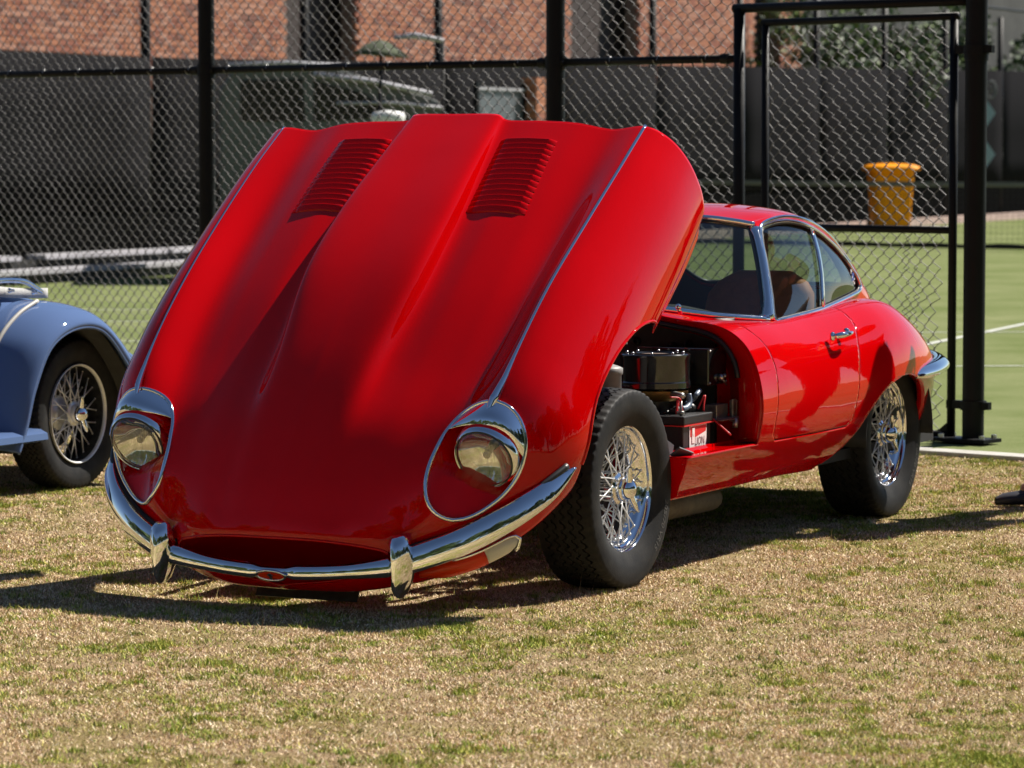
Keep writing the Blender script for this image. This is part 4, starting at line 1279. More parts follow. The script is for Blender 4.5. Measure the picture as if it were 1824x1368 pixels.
# ------------------------------------------------------------------ ground
def kerb_pt(t):  # line of the concrete edge in front of the fence
    return np.array((2.04, 15.66)) + np.array((.769, -.639)) * t
def slab(name, pts, z, m):
    return tag(MB().add([(x, y, z) for x, y in pts], [tuple(range(len(pts)))]).build(name, m, None, smooth=False), kind='structure')

def lawn_mat():
    m, nt, b = node_mat('dry_lawn')
    L = nt.links.new
    tc = nt.nodes.new('ShaderNodeTexCoord')
    def noise(sc, det=8, rough=.6):
        n = nt.nodes.new('ShaderNodeTexNoise'); n.inputs['Scale'].default_value = sc; n.inputs['Detail'].default_value = det; n.inputs['Roughness'].default_value = rough
        L(tc.outputs['Object'], n.inputs['Vector']); return n
    def ramp(n, a, b_, c1, c2):
        r = nt.nodes.new('ShaderNodeValToRGB'); r.color_ramp.elements[0].position = a; r.color_ramp.elements[1].position = b_
        r.color_ramp.elements[0].color = (*c1, 1); r.color_ramp.elements[1].color = (*c2, 1); L(n.outputs['Fac'], r.inputs['Fac']); return r
    n1 = noise(90, 6, .7); n2 = noise(1.6, 5, .6); n3 = noise(14, 6, .65)
    r1 = ramp(n1, .38, .62, (.10, .06, .035), (.58, .42, .26))
    r3 = ramp(n3, .4, .62, (.42, .30, .19), (.28, .23, .09))
    mx = nt.nodes.new('ShaderNodeMix'); mx.data_type = 'RGBA'; mx.inputs['Factor'].default_value = .45
    L(r1.outputs[0], mx.inputs['A']); L(r3.outputs[0], mx.inputs['B'])
    r2 = ramp(n2, .45, .65, (1, 1, 1), (.75, .85, .55))
    mm = nt.nodes.new('ShaderNodeMix'); mm.data_type = 'RGBA'; mm.blend_type = 'MULTIPLY'; mm.inputs['Factor'].default_value = 1
    L(mx.outputs['Result'], mm.inputs['A']); L(r2.outputs[0], mm.inputs['B'])
    L(mm.outputs['Result'], b.inputs['Base Color'])
    b.inputs['Roughness'].default_value = 1; b.inputs['Specular IOR Level'].default_value = 0
    bp = nt.nodes.new('ShaderNodeBump'); bp.inputs['Strength'].default_value = .9; bp.inputs['Distance'].default_value = .02
    L(n1.outputs['Fac'], bp.inputs['Height']); L(bp.outputs['Normal'], b.inputs['Normal'])
    return m
def turf_mat():
    m, nt, b = node_mat('court_turf')
    L = nt.links.new
    tc = nt.nodes.new('ShaderNodeTexCoord')
    n1 = nt.nodes.new('ShaderNodeTexNoise'); n1.inputs['Scale'].default_value = .7; n1.inputs['Detail'].default_value = 10; n1.inputs['Roughness'].default_value = .7
    n2 = nt.nodes.new('ShaderNodeTexNoise'); n2.inputs['Scale'].default_value = 160; n2.inputs['Detail'].default_value = 3
    L(tc.outputs['Object'], n1.inputs['Vector']); L(tc.outputs['Object'], n2.inputs['Vector'])
    r = nt.nodes.new('ShaderNodeValToRGB'); e = r.color_ramp.elements
    e[0].position = .35; e[0].color = (.135, .165, .065, 1); e[1].position = .68; e[1].color = (.230, .242, .130, 1)
    L(n1.outputs['Fac'], r.inputs['Fac'])
    r2 = nt.nodes.new('ShaderNodeValToRGB'); r2.color_ramp.elements[0].position = .35; r2.color_ramp.elements[0].color = (.5, .55, .45, 1); r2.color_ramp.elements[1].position = .65; r2.color_ramp.elements[1].color = (1.15, 1.15, 1.1, 1)
    L(n2.outputs['Fac'], r2.inputs['Fac'])
    mm = nt.nodes.new('ShaderNodeMix'); mm.data_type = 'RGBA'; mm.blend_type = 'MULTIPLY'; mm.inputs['Factor'].default_value = 1
    L(r.outputs[0], mm.inputs['A']); L(r2.outputs[0], mm.inputs['B']); L(mm.outputs['Result'], b.inputs['Base Color'])
    b.inputs['Roughness'].default_value = 1; b.inputs['Specular IOR Level'].default_value = 0
    return m
TURF = turf_mat()
a0 = kerb_pt(-70); a1 = kerb_pt(60); dn = np.array((.639, .769))
b0, b1 = a0 + dn * .16, a1 + dn * .16
FARP = np.array((-3.96, 39.8)); FARD = np.array((13.96, 31.2)); FARD /= np.linalg.norm(FARD)
slab('lawn', [tuple(b0 - dn * 90), tuple(b1 - dn * 90), tuple(b1), tuple(b0)], 0.0, lawn_mat())
slab('court', [tuple(b0), tuple(b1), tuple(b1 + dn * 220), tuple(b0 + dn * 220)], 0.0, TURF)
CONC = mat('concrete', (.40, .38, .34), rough=.85, var=.15, vscale=12, bump=.4, bscale=80)
# concrete edging: separate lengths laid end to end
for k in range(-9, 3):
    c0 = kerb_pt(k * 1.2 + .012 + 1.0); c1 = kerb_pt((k + 1) * 1.2 - .004 + 1.0)
    mid = (c0 + c1) / 2 + dn * .075
    o = MB().box((mid[0], mid[1], .006), (np.linalg.norm(c1 - c0), .15, .03), Matrix.Rotation(math.atan2(-.639, .769), 3, 'Z')).build('kerb', CONC, None, smooth=False, bevel=.004)
    tag(o, kind='structure')
LINEW = mat('faded_white_line', (.46, .47, .42), rough=.9, var=.15, vscale=30)
def line_(p, q, w=.05):
    p = np.array(p); q = np.array(q); t = (q - p) / np.linalg.norm(q - p); n = np.array((-t[1], t[0])) * w / 2
    slab('court_line', [tuple(p + n), tuple(q + n), tuple(q - n), tuple(p - n)], .005, LINEW)
line_((-1.5, 13.1 + 2.2), (8.5, 39.2), .06) if False else None
line_((2.7, 24.05), (9.2, 40.6), .07)
line_((1.2, 26.4), (7.0, 26.9), .05)
line_((-4.6, 30.5), (3.0, 30.1), .05)
line_((-4.0, 28.4), (3.0, 27.9), .05)
line_((1.5, 22.2), (7.0, 22.7), .05)
line_((-3.6, 25.4), (-.5, 25.0), .05)

# ---- grass blades on the dry lawn
def grass():
    n_try = 2150000
    Y = 6.3 * (17.5 / 6.3) ** RNG.random(n_try)
    X = (RNG.random(n_try) * 2 - 1) * (Y * .158 + .25 + 1.1 * RNG.random(n_try) ** 2)
    keep = RNG.random(n_try) < np.clip((Y / 17.5) ** .55 * 1.0, 0, 1)
    X, Y = X[keep], Y[keep]
    c = (X - 2.04) * .639 + (Y - 15.66) * .769
    k2 = c < -.0
    X, Y = X[k2], Y[k2]
    green = fbm(X, Y, 1.3, 3, 3) * .35 + fbm(X, Y, 15.0, 3, 9) * .65
    clump = fbm(X, Y, 11.0, 3, 21)
    dens = fbm(X, Y, 4.0, 3, 33)
    keep = RNG.random(len(X)) < np.clip(.25 + (dens - .3) * 1.9, .16, 1)
    X, Y, green, clump = X[keep], Y[keep], green[keep], clump[keep]
    n = len(X)
    isg = (green + RNG.normal(0, .06, n)) > .572
    tall = isg & (clump > .56)
    h = RNG.uniform(.004, .010, n); h[isg] *= 1.25; h[tall] *= 1.5
    odd = RNG.random(n) < .0003; h[odd] = RNG.uniform(.03, .06, odd.sum())
    w = RNG.uniform(.0010, .0021, n) * (1 + (Y - 7) * .05)
    az = RNG.uniform(0, 2 * PI, n); lean = RNG.uniform(.2, 2.6, n); lean[tall] *= .55; lean[odd] = .3
    dx, dy = np.cos(az), np.sin(az)
    hx = h * np.sin(np.arctan(lean)) * 1.5; hz = h * np.cos(np.arctan(lean)) * 1.25
    az2 = RNG.uniform(0, 2 * PI, n)
    wx, wy = np.cos(az2) * w, np.sin(az2) * w
    V = np.empty((n, 3, 3), np.float32)
    V[:, 0] = np.stack([X - wx, Y - wy, np.zeros(n)], 1)
    V[:, 1] = np.stack([X + wx, Y + wy, np.zeros(n)], 1)
    V[:, 2] = np.stack([X + dx * hx, Y + dy * hx, hz + .001], 1)
    nt_ = 260
    ty_ = 6.6 * (15.5 / 6.6) ** RNG.random(nt_); tx_ = (RNG.random(nt_) * 2 - 1) * (ty_ * .155)
    m_ = (tx_ - 2.04) * .639 + (ty_ - 15.66) * .769 < -.1
    tx_, ty_ = tx_[m_], ty_[m_]
    pal_dry = np.array([(.87, .68, .45), (.72, .53, .34), (.97, .83, .61), (.30, .19, .12), (.67, .57, .26), (.85, .62, .46)])
    pal_g = np.array([(.24, .32, .06), (.36, .42, .09), (.50, .51, .13), (.14, .21, .04), (.62, .55, .15)])
    C_ = pal_dry[RNG.integers(0, 6, n)]
    C_[isg] = pal_g[RNG.integers(0, 5, isg.sum())]
    C_ *= RNG.uniform(.75, 1.2, n)[:, None]
    # taller individual tufts
    k_ = 34; m2 = len(tx_) * k_
    bx = np.repeat(tx_, k_) + RNG.normal(0, .011, m2); by_ = np.repeat(ty_, k_) + RNG.normal(0, .011, m2)
    a_ = RNG.uniform(0, 2 * PI, m2); hh_ = RNG.uniform(.007, .018, m2); l_ = RNG.uniform(.3, 1.1, m2) * hh_; w_ = RNG.uniform(.0012, .0024, m2)
    V2 = np.empty((m2, 3, 3), np.float32)
    V2[:, 0] = np.stack([bx - w_ * np.sin(a_), by_ + w_ * np.cos(a_), np.zeros(m2)], 1)
    V2[:, 1] = np.stack([bx + w_ * np.sin(a_), by_ - w_ * np.cos(a_), np.zeros(m2)], 1)
    V2[:, 2] = np.stack([bx + l_ * np.cos(a_), by_ + l_ * np.sin(a_), hh_], 1)
    C2 = pal_g[RNG.integers(0, 4, m2)] * np.repeat(RNG.uniform(.7, 1.15, len(tx_)), k_)[:, None]
    V = np.concatenate([V, V2]); C_ = np.concatenate([C_, C2]); n = n + m2
    me = bpy.data.meshes.new('grass')
    me.vertices.add(n * 3); me.vertices.foreach_set('co', V.ravel())
    me.loops.add(n * 3); me.loops.foreach_set('vertex_index', np.arange(n * 3, dtype=np.int32))
    me.polygons.add(n); me.polygons.foreach_set('loop_start', np.arange(0, n * 3, 3, dtype=np.int32))
    me.update()
    at = me.color_attributes.new('blade', 'FLOAT_COLOR', 'POINT')
    cc = np.ones((n, 3, 4), np.float32); cc[:, :, :3] = C_[:, None, :]
    at.data.foreach_set('color', cc.ravel())
    m, nt, b = node_mat('grass_blade')
    a = nt.nodes.new('ShaderNodeAttribute'); a.attribute_name = 'blade'
    nt.links.new(a.outputs['Color'], b.inputs['Base Color'])
    b.inputs['Roughness'].default_value = .9; b.inputs['Specular IOR Level'].default_value = .03
    o = link('grass', me, m, None, smooth=False)
    tag(o, 'short dry grass with green tufts under and around the cars', 'grass', kind='stuff')
grass()
# a few dead leaves and scraps
lm = mat('dead_leaf', (.42, .33, .22), rough=.8, var=.3, vscale=30)
for k, (x, y, ll) in enumerate([(-.62, 9.28, 'pale scrap of dead leaf at the front edge of the bonnet shadow'), (.40, 10.72, 'small pale leaf on the grass just right of the front tyre'), (-.78, 8.35, 'tiny whitish leaf alone on the dry grass at lower left')]):
    a = RNG.uniform(0, PI); l = RNG.uniform(.012, .022)
    V = [(x + l * math.cos(a), y + l * math.sin(a), .012), (x - .4 * l * math.sin(a), y + .4 * l * math.cos(a), .016), (x - l * math.cos(a), y - l * math.sin(a), .010), (x + .4 * l * math.sin(a), y - .4 * l * math.cos(a), .014)]
    tag(MB().add(V, [(0, 1, 2), (0, 2, 3)]).build('dead_leaf', lm, None, smooth=False), ll, 'leaf', 'dead leaves scattered on the lawn')

# ------------------------------------------------------------------ far side of the court
def far(s, off=0.0, z=0.0):
    """s metres along the far edge, off metres beyond it"""
    p = FARP + FARD * s + np.array((-FARD[1], FARD[0])) * off
    return np.array((p[0], p[1], z))
faz = math.atan2(FARD[1], FARD[0]); FROT = Matrix.Rotation(faz, 3, 'Z')
def shade_mat():
    m, nt, b = node_mat('shade_cloth')
    L = nt.links.new; out = nt.nodes['Material Output']
    b.inputs['Base Color'].default_value = (.015, .0148, .016, 1); b.inputs['Specular IOR Level'].default_value = 0; b.inputs['Roughness'].default_value = .9
    tr = nt.nodes.new('ShaderNodeBsdfTransparent'); mx = nt.nodes.new('ShaderNodeMixShader')
    tc = nt.nodes.new('ShaderNodeTexCoord'); n = nt.nodes.new('ShaderNodeTexNoise'); n.inputs['Scale'].default_value = .6; n.inputs['Detail'].default_value = 4
    L(tc.outputs['Object'], n.inputs['Vector'])
    mr = nt.nodes.new('ShaderNodeMapRange'); mr.inputs['To Min'].default_value = .93; mr.inputs['To Max'].default_value = .985
    L(n.outputs['Fac'], mr.inputs['Value']); L(mr.outputs[0], mx.inputs[0])
    L(tr.outputs[0], mx.inputs[1]); L(b.outputs[0], mx.inputs[2]); L(mx.outputs[0], out.inputs['Surface'])
    return m
SHADE = shade_mat()
SCF = empty('screened_fence', tuple(far(0, .3)))
tag(SCF, 'dark grey shade-cloth fence along the far side of the court', 'fence')
def P_(mb, name, m, parent, **k):
    o = mb.build(name, m, None, **k); o.parent = parent
    if parent.type == 'EMPTY': o.matrix_parent_inverse = Matrix.Translation(-parent.location)
    return o
ss = np.arange(-20, 64, 4.0)
def toph(s): return 2.52 + .018 * max(0, s)
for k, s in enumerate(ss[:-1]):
    G = np.array([[far(a, .30 + .012 * math.sin(a * 3 + z * 2), z) for z in (.75, 1.3, 1.9, toph(a))] for a in np.linspace(s + .02, s + 3.98, 7)])
    P_(MB().grid(G), 'shade_panel', SHADE, SCF, solid=.004)
    P_(MB().tube([far(s, .36, 0), far(s, .36, 4.3)], .062, 10), 'post', FENCEBLK, SCF)
    P_(MB().box(far(s + 2, .34, .39), (3.9, .05, .72), FROT), 'shadow_band', mat('shadow_black', (.006, .006, .006), rough=1, spec=0) if k == 0 else bpy.data.materials['shadow_black'], SCF, smooth=False)  # near-black band along the fence foot, shadow put into its colour
P_(MB().tube([far(-12, .36, 4.25), far(60, .36, 4.6)], .03, 8), 'top_rail', FENCEBLK, SCF)
# low two-step bleacher on the left
BL = empty('bleacher', tuple(far(-2, -.3))); tag(BL, 'low two-step bench with pale planks against the dark fence at left', 'bench')
PLK = mat('pale_plank', (.40, .39, .42), rough=.7, var=.1)
for s0, s1 in ((-9, -6.2), (-6.1, -3.35), (-2.85, -.2), (-.1, 2.6), (2.7, 6.0)):
    P_(MB().box(far((s0 + s1) / 2, .10, .27), (s1 - s0, .26, .05), FROT), 'plank', PLK, BL, smooth=False)
for s0, s1 in ((-9, -5.1), (-5.0, -1.6), (-1.5, 2.0), (2.1, 6.0)):
    P_(MB().box(far((s0 + s1) / 2, -.22, .135), (s1 - s0, .26, .05), FROT), 'plank', PLK, BL, smooth=False)
P_(MB().box(far(-1.5, -.16, .055), (15, .2, .105), FROT).box(far(-1.5, .16, .12), (15, .2, .235), FROT), 'riser', BLACKM, BL, smooth=False)
for k in range(6):
    tag(MB().box((0, 0, 0), (.5, .3, .2)).build('spare', BLACKM, None), kind='stuff') if False else None
# pinkish kerb on the right
PK = mat('pink_concrete', (.42, .30, .26), rough=.9, var=.15, vscale=4)
for s in np.arange(6.5, 60, 3.0):
    tag(MB().box(far(s + 1.5, .05, .07), (2.98, .22, .14), FROT).build('kerb', PK, None, smooth=False), kind='structure')

# brick building beyond
BW = empty('brick_building', tuple(far(0, 4.0))); tag(BW, 'orange brick building with dark openings behind the fences', 'building')
MORT = mat('mortar', (.20, .13, .10), rough=.95)
openings = [(-.55 - 1.05, .50), ]
def brick_wall(s0, s1, z0, z1, off=4.0):
    P_(MB().box(far((s0 + s1) / 2, off + .16, (0 + z1) / 2), (s1 - s0, .2, z1), FROT), 'wall', MORT, BW, smooth=False)
def s_of(px, off):
    """metres along the far line seen at frame column px (photo pixels)"""
    dx = (px - 912) / 6054.2
    n_ = np.array((-FARD[1], FARD[0])); p = FARP + n_ * off
    # p.x + s*d.x = dx*(p.y + s*d.y)
    return (dx * p[1] - p[0]) / (FARD[0] - dx * FARD[1])
OFF = 4.0
spans = [(s_of(-620, OFF), s_of(518, OFF)), (s_of(636, OFF), s_of(1022, OFF)), (s_of(1136, OFF), s_of(1345, OFF)), (s_of(1388, OFF), s_of(1430, OFF))]
for s0, s1 in spans: brick_wall(s0, s1, 0, 5.5)
for a, b in ((518, 636), (1022, 1136), (1345, 1388)):
    s0, s1 = s_of(a, OFF), s_of(b, OFF)
    P_(MB().box(far((s0 + s1) / 2, OFF + .5, 2.7), (s1 - s0 + 1.6, .06, 5.4), FROT), 'dark_opening', mat('dark_brown_shutter', (.035, .022, .018), rough=.7), BW, smooth=False)
bmats = [mat('brick_%s' % n, c, rough=.9, var=.18, vscale=25) for n, c in (('orange', (.40, .155, .08)), ('red', (.29, .10, .06)), ('pink', (.42, .20, .13)), ('brown', (.20, .08, .055)))]
bl, bh, bd = .225, .074, .06
bme = []
for m in bmats:
    mb = MB().box((0, 0, 0), (bl, bd, bh)); me = mb.mesh('brick'); me.materials.append(m); bme.append(me)
cnt = 0; extra = [MB() for _ in bmats]
allb = []
for s0, s1 in spans:
    z = 2.35; row = 0
    while z < 4.6:
        s = s0 + (.12 if row % 2 else 0)
        while s + bl < s1:
            allb.append((s + bl / 2, z)); s += bl + .012
        z += bh + .012; row += 1
cand = sorted(allb, key=lambda t: far(t[0], OFF)[1] + (0 if 2.6 < t[1] < 3.75 else 100))
for k, (s, z) in enumerate(cand):
    mi = int(RNG.choice(4, p=[.4, .22, .26, .12])); c = far(s, OFF + .035 + RNG.uniform(-.004, .004), z)
    if k < 300:
        o = bpy.data.objects.new('brick', bme[mi]); COL.objects.link(o); o.location = Vector(c) - BW.location; o.rotation_euler = (0, 0, faz); o.parent = BW
    else:
        extra[mi].box(c, (bl, bd, bh), FROT)
for mb, m in zip(extra, bmats):
    if mb.v: tag(P_(mb, 'brickwork', m, BW, smooth=False), kind='stuff')
# sunlit brick pier in front of the screen, with a pale framed noticeboard
sp = s_of(950, -.1)
PR = empty('brick_pier', tuple(far(sp, -.1))); tag(PR, 'narrow sunlit brick pier standing against the shade cloth', 'pier')
P_(MB().box(far(sp, -.1, 1.24), (.30, .20, 2.48), FROT), 'core', MORT, PR, smooth=False)
for r_ in range(29):
    z = .045 + r_ * .086
    for j in (0, 1):
        o = bpy.data.objects.new('brick', bme[int(RNG.choice(4, p=[.55, .1, .3, .05]))]); COL.objects.link(o)
        o.parent = PR; o.rotation_euler = (0, 0, faz + (PI / 2 if j else 0))
        o.scale = (1.36 if not j else .98, 1, 1)
        c = far(sp + (0 if not j else -.14), -.1 - (.09 if not j else 0), z); o.location = Vector(c) - PR.location
s0, s1 = s_of(848, -.02), s_of(932, -.02)
NB = empty('noticeboard', tuple(far((s0 + s1) / 2, -.02))); tag(NB, 'dark noticeboard with a pale top edge left of the brick pier', 'sign')
cx = (s0 + s1) / 2; ww = s1 - s0
P_(MB().box(far(cx, .0, 1.75), (ww, .05, 1.1), FROT), 'board', mat('grey_board', (.10, .11, .12), rough=.4), NB, smooth=False)
P_(MB().box(far(cx, -.03, 2.31), (ww, .06, .035), FROT), 'top_trim', PLK, NB, smooth=False)
for e in (-1, 1):
    P_(MB().box(far(cx + e * ww / 2, -.03, 1.2), (.09, .06, 2.4), FROT), 'leg', FENCEBLK, NB, smooth=False)
# green umbrella with a pole and white urn below
us = s_of(678, -5.2); U0 = far(us, -5.2)
UM = empty('umbrella', tuple(U0)); tag(UM, 'small dark green umbrella on a thin black pole over the fence', 'umbrella')
yU = U0[1]; sc = yU / 6054.2
def at(px, z): return (((px - 912) / 6054.2) * yU, yU, z)
G = []
for i, rr in enumerate(np.linspace(0, 1, 7)):
    G.append([(at(680, 0)[0] + rr * .27 * math.cos(a), yU + rr * .27 * math.sin(a), 2.50 - .15 * rr ** 1.7 - .02 * rr * math.cos(a)) for a in np.linspace(0, 2 * PI, 25)[:-1]])
P_(MB().grid(np.array(G), close_u=True), 'canopy', mat('dark_green_canvas', (.05, .065, .03), rough=.9), UM, solid=.006)
P_(MB().tube([at(670, .0), at(680, 2.48)], .016, 8), 'pole', FENCEBLK, UM)
LF = empty('lamp_arm', at(748, 2.5)); tag(LF, 'pale horizontal lamp arm just right of the green umbrella', 'lamp')
P_(MB().tube([at(702, 2.52), at(740, 2.54), at(792, 2.49)], [.02, .035, .022], 10, flat=1.0), 'arm', PLK, LF)
P_(MB().tube([at(790, 2.49), at(792, .0)], .012, 6), 'pole', FENCEBLK, LF)
UR = empty('urn', at(692, 0)); tag(UR, 'rounded white urn seen just above the raised bonnet', 'urn')
u = at(692, 0)
P_(MB().lathe([(1.2, .10), (1.50, .12), (1.62, .10), (1.68, .15), (1.76, .17), (1.80, .15), (1.82, .02)], 24, 'Z', (u[0], u[1], 0)), 'bowl', WHITE, UR)
P_(MB().lathe([(0, .14), (.08, .14), (.1, .08), (1.2, .09)], 20, 'Z', (u[0], u[1], 0)), 'pedestal', PLK, UR)
# pale van parked beyond the shade cloth
VN = empty('parked_van', tuple(far(s_of(560, -2.6), -2.6))); tag(VN, 'dull silver van parked beyond the fence behind the raised bonnet', 'van')
v0 = far(s_of(560, -2.6), -2.6); yv = v0[1]
vp = lambda px, z, d=0: (((px - 912) / 6054.2) * (yv + d), yv + d, z)
prof = [(392, .55), (392, 2.1), (420, 2.36), (560, 2.38), (640, 2.26), (720, 2.10), (780, 1.98), (800, 1.75), (806, .55)]
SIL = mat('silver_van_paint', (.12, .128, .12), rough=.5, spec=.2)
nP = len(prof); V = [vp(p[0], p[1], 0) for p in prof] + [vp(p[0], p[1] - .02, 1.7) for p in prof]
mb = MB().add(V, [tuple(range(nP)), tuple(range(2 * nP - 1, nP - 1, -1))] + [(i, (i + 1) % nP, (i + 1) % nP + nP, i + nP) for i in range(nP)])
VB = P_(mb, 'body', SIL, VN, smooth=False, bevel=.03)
P_(MB().add([vp(430, 1.75, -.012), vp(430, 2.20, -.012), vp(540, 2.22, -.012), vp(545, 1.75, -.012)], [(0, 1, 2, 3)]), 'window', BLACKG, VN, smooth=False)
P_(MB().add([vp(560, 1.75, -.012), vp(560, 2.20, -.012), vp(650, 2.06, -.012), vp(705, 1.80, -.012)], [(0, 1, 2, 3)]), 'window', BLACKG, VN, smooth=False)
for a_, b_, w_ in (((408, 2.37), (618, 2.36), .035), ((560, 2.27), (770, 2.05), .05), ((600, 1.95), (790, 1.90), .03)):
    P_(MB().tube([vp(a_[0], a_[1], -.03), vp((a_[0] + b_[0]) / 2, (a_[1] + b_[1]) / 2 + .03, -.05), vp(b_[0], b_[1], -.03)], w_, 8, flat=.6), 'pale_trim', PLK, VN)
for px in (455, 735):
    c = vp(px, .36, .1)
    P_(MB().lathe([(-.12, .2), (-.12, .36), (.12, .36), (.12, .2)], 24, 'Y', c), 'wheel', BLACKM, VN)
# shrubs behind the screen on the right
LEAF = [mat('leaf_%s' % n, c, rough=.6) for n, c in (('dark', (.020, .040, .012)), ('mid', (.040, .075, .018)), ('bright', (.13, .20, .035)))]
def shrub(c, rad, h, label, n=2600, seed=0):
    rg = np.random.default_rng(seed)
    o = empty('shrub', (c[0], c[1], 0)); tag(o, label, 'shrub', 'shrubs behind the shade cloth')
    tr = MB()
    for k in range(5):
        a = rg.uniform(0, 2 * PI); e = (rad * .5 * math.cos(a), rad * .5 * math.sin(a), h * .75)
        tr.tube(curve([(0, 0, 0), (e[0] * .3, e[1] * .3, h * .35), e], 8), list(np.linspace(.06, .015, 8)), 6)
    tr.build('trunk', mat('bark', (.08, .06, .045), rough=.9), o)
    mbs = [MB() for _ in LEAF]
    cl = [(rg.normal(0, .45) * rad, rg.normal(0, .45) * rad, h * rg.uniform(.35, 1.0), rg.uniform(.25, .5) * rad) for _ in range(14)]
    for k in range(n):
        q = cl[rg.integers(0, len(cl))]; d = rg.normal(0, 1, 3); d /= np.linalg.norm(d)
        p = np.array(q[:3]) + d * q[3] * rg.uniform(.6, 1.05)
        if p[2] < .1: continue
        a, b_ = rg.normal(0, 1, 3), rg.normal(0, 1, 3); a /= np.linalg.norm(a); b_ -= a * (a @ b_); b_ /= np.linalg.norm(b_)
        l = rg.uniform(.05, .11)
        mbs[int(rg.choice(3, p=[.35, .4, .25]))].add([p - a * l, p + b_ * l * .45, p + a * l, p - b_ * l * .45], [(0, 1, 2, 3)])
    for mb, m in zip(mbs, LEAF): tag(mb.build('crown', m, o, smooth=False), kind='stuff')
labels = ['leafy dark shrub over the shade cloth just left of gate centre', 'tall dense shrub over the shade cloth behind the gate', 'bright topped shrub above the orange bin', 'dark shrub over the shade cloth beside the thick post', 'shrub at the right edge beyond the thick post', 'low shrub at far right behind the shade cloth', 'rounded shrub behind the far corner of the court']
for k, px in enumerate((1435, 1500, 1570, 1640, 1710, 1780, 1850)):
    s = s_of(px, 2.2); c = far(s, 2.2)
    shrub(c, 1.5, 4.1 + .3 * math.sin(k * 2.1), labels[k], seed=k + 3)
# evergreen mass behind everything on the right so no bare sky shows between leaves
hd = MB()
for k, px in enumerate(np.linspace(1400, 1960, 5)):
    pass
s0, s1 = s_of(1425, 4.5), s_of(1990, 4.5)
o = empty('garden_wall', tuple(far((s0 + s1) / 2, 5.0))); tag(o, 'dark rendered wall behind the shrubs at upper right', 'wall')
P_(MB().box(far((s0 + s1) / 2, 5.0, 3.0), (s1 - s0, .3, 6.0), FROT), 'render', mat('dark_render', (.035, .036, .033), rough=.9, var=.4, vscale=1.5), o, smooth=False)

# orange wheelie bin
bs = s_of(1585, -.9); b0_ = far(bs, -.9); 
BN = empty('wheelie_bin', (b0_[0], b0_[1], 0), R(8)); tag(BN, 'bright orange plastic wheelie bin on the far side of the court', 'bin')
ORG = mat('orange_plastic', (.95, .33, .004), rough=.5, spec=.1)
bw = 80 / 6054.2 * b0_[1]; bhh = 1.18
G = []
for z, w, d in ((.0, .78, .72), (.06, .80, .74), (.55, .88, .84), (.92, .96, .95), (.925, 1.06, 1.06), (.97, 1.08, 1.08)):
    hw, hd_ = bw / 2 * w, .37 * d
    ring = []
    for k in range(28):
        a = 2 * PI * k / 28; ring.append((hw * math.copysign(abs(math.cos(a)) ** .35, math.cos(a)), hd_ * math.copysign(abs(math.sin(a)) ** .35, math.sin(a)), z * bhh))
    G.append(ring)
MB().grid(np.array(G), close_u=True).build('tub', ORG, BN, edge=.7)
G = []
for f, z in ((1.16, .93), (1.20, .955), (1.17, .985), (.9, 1.02), (.4, 1.035), (.02, 1.04)):
    G.append([(bw / 2 * f * math.copysign(abs(math.cos(a)) ** .5, math.cos(a)), .42 * f * math.copysign(abs(math.sin(a)) ** .5, math.sin(a)) - .02, z * bhh) for a in np.linspace(0, 2 * PI, 29)[:-1]])
MB().grid(np.array(G), close_u=True).build('lid', ORG, BN, edge=.9)
MB().tube([(-.25, .42, 1.1), (.25, .42, 1.1)], .025, 8).build('handle', ORG, BN)
for sx in (-1, 1):
    MB().lathe([(-.03, .02), (-.03, .11), (.03, .11), (.03, .02)], 20, 'X', (sx * bw * .36, .36, .11)).build('wheel', BLACKM, BN)

# tennis net
NP0 = np.array((7.39, 49.05)); ND = np.array((-.80, .60)); ND /= np.linalg.norm(ND)
def npnt(s, z, o_=0.0): p = NP0 + ND * s; return (p[0], p[1] + o_, z)
TN = empty('tennis_net', npnt(7.4, 0)); tag(TN, 'tennis net with a dull cream headband across the green court', 'net')
n0, n1 = -3.5, 7.4
def nz(s): return 1.02 - .03 * math.sin(PI * (s - n0) / (n1 - n0))
ntm = MB()
for s in np.arange(n0, n1, .09):
    ntm.tube([npnt(s, .07), npnt(s, nz(s) - .05)], .0022, 3, caps=False)
for z in np.arange(.07, .98, .09):
    ntm.tube([npnt(s, z) for s in (n0, 2, n1)], .0022, 3, caps=False)
tag(P_(ntm, 'net_cords', BLACKM, TN), kind='stuff')
P_(MB().grid(np.array([[npnt(s, nz(s) - .075, -.012), npnt(s, nz(s), -.006), npnt(s, nz(s), .006), npnt(s, nz(s) - .075, .012)] for s in np.linspace(n0, n1, 30)])), 'headband', mat('cream_webbing', (.20, .19, .13), rough=.9), TN)
P_(MB().grid(np.array([[npnt(s, .02, -.02), npnt(s, .09 + .012 * math.sin(s * 5), -.02)] for s in np.linspace(n0, n1, 60)])), 'bottom_skirt', BLACKM, TN, solid=.01)
P_(MB().tube([npnt(n1 + .08, 0), npnt(n1 + .08, 1.08)], .04, 12), 'post', FENCEBLK, TN)
P_(MB().tube([npnt(n0 - .08, 0), npnt(n0 - .08, 1.08)], .04, 12), 'post', FENCEBLK, TN)
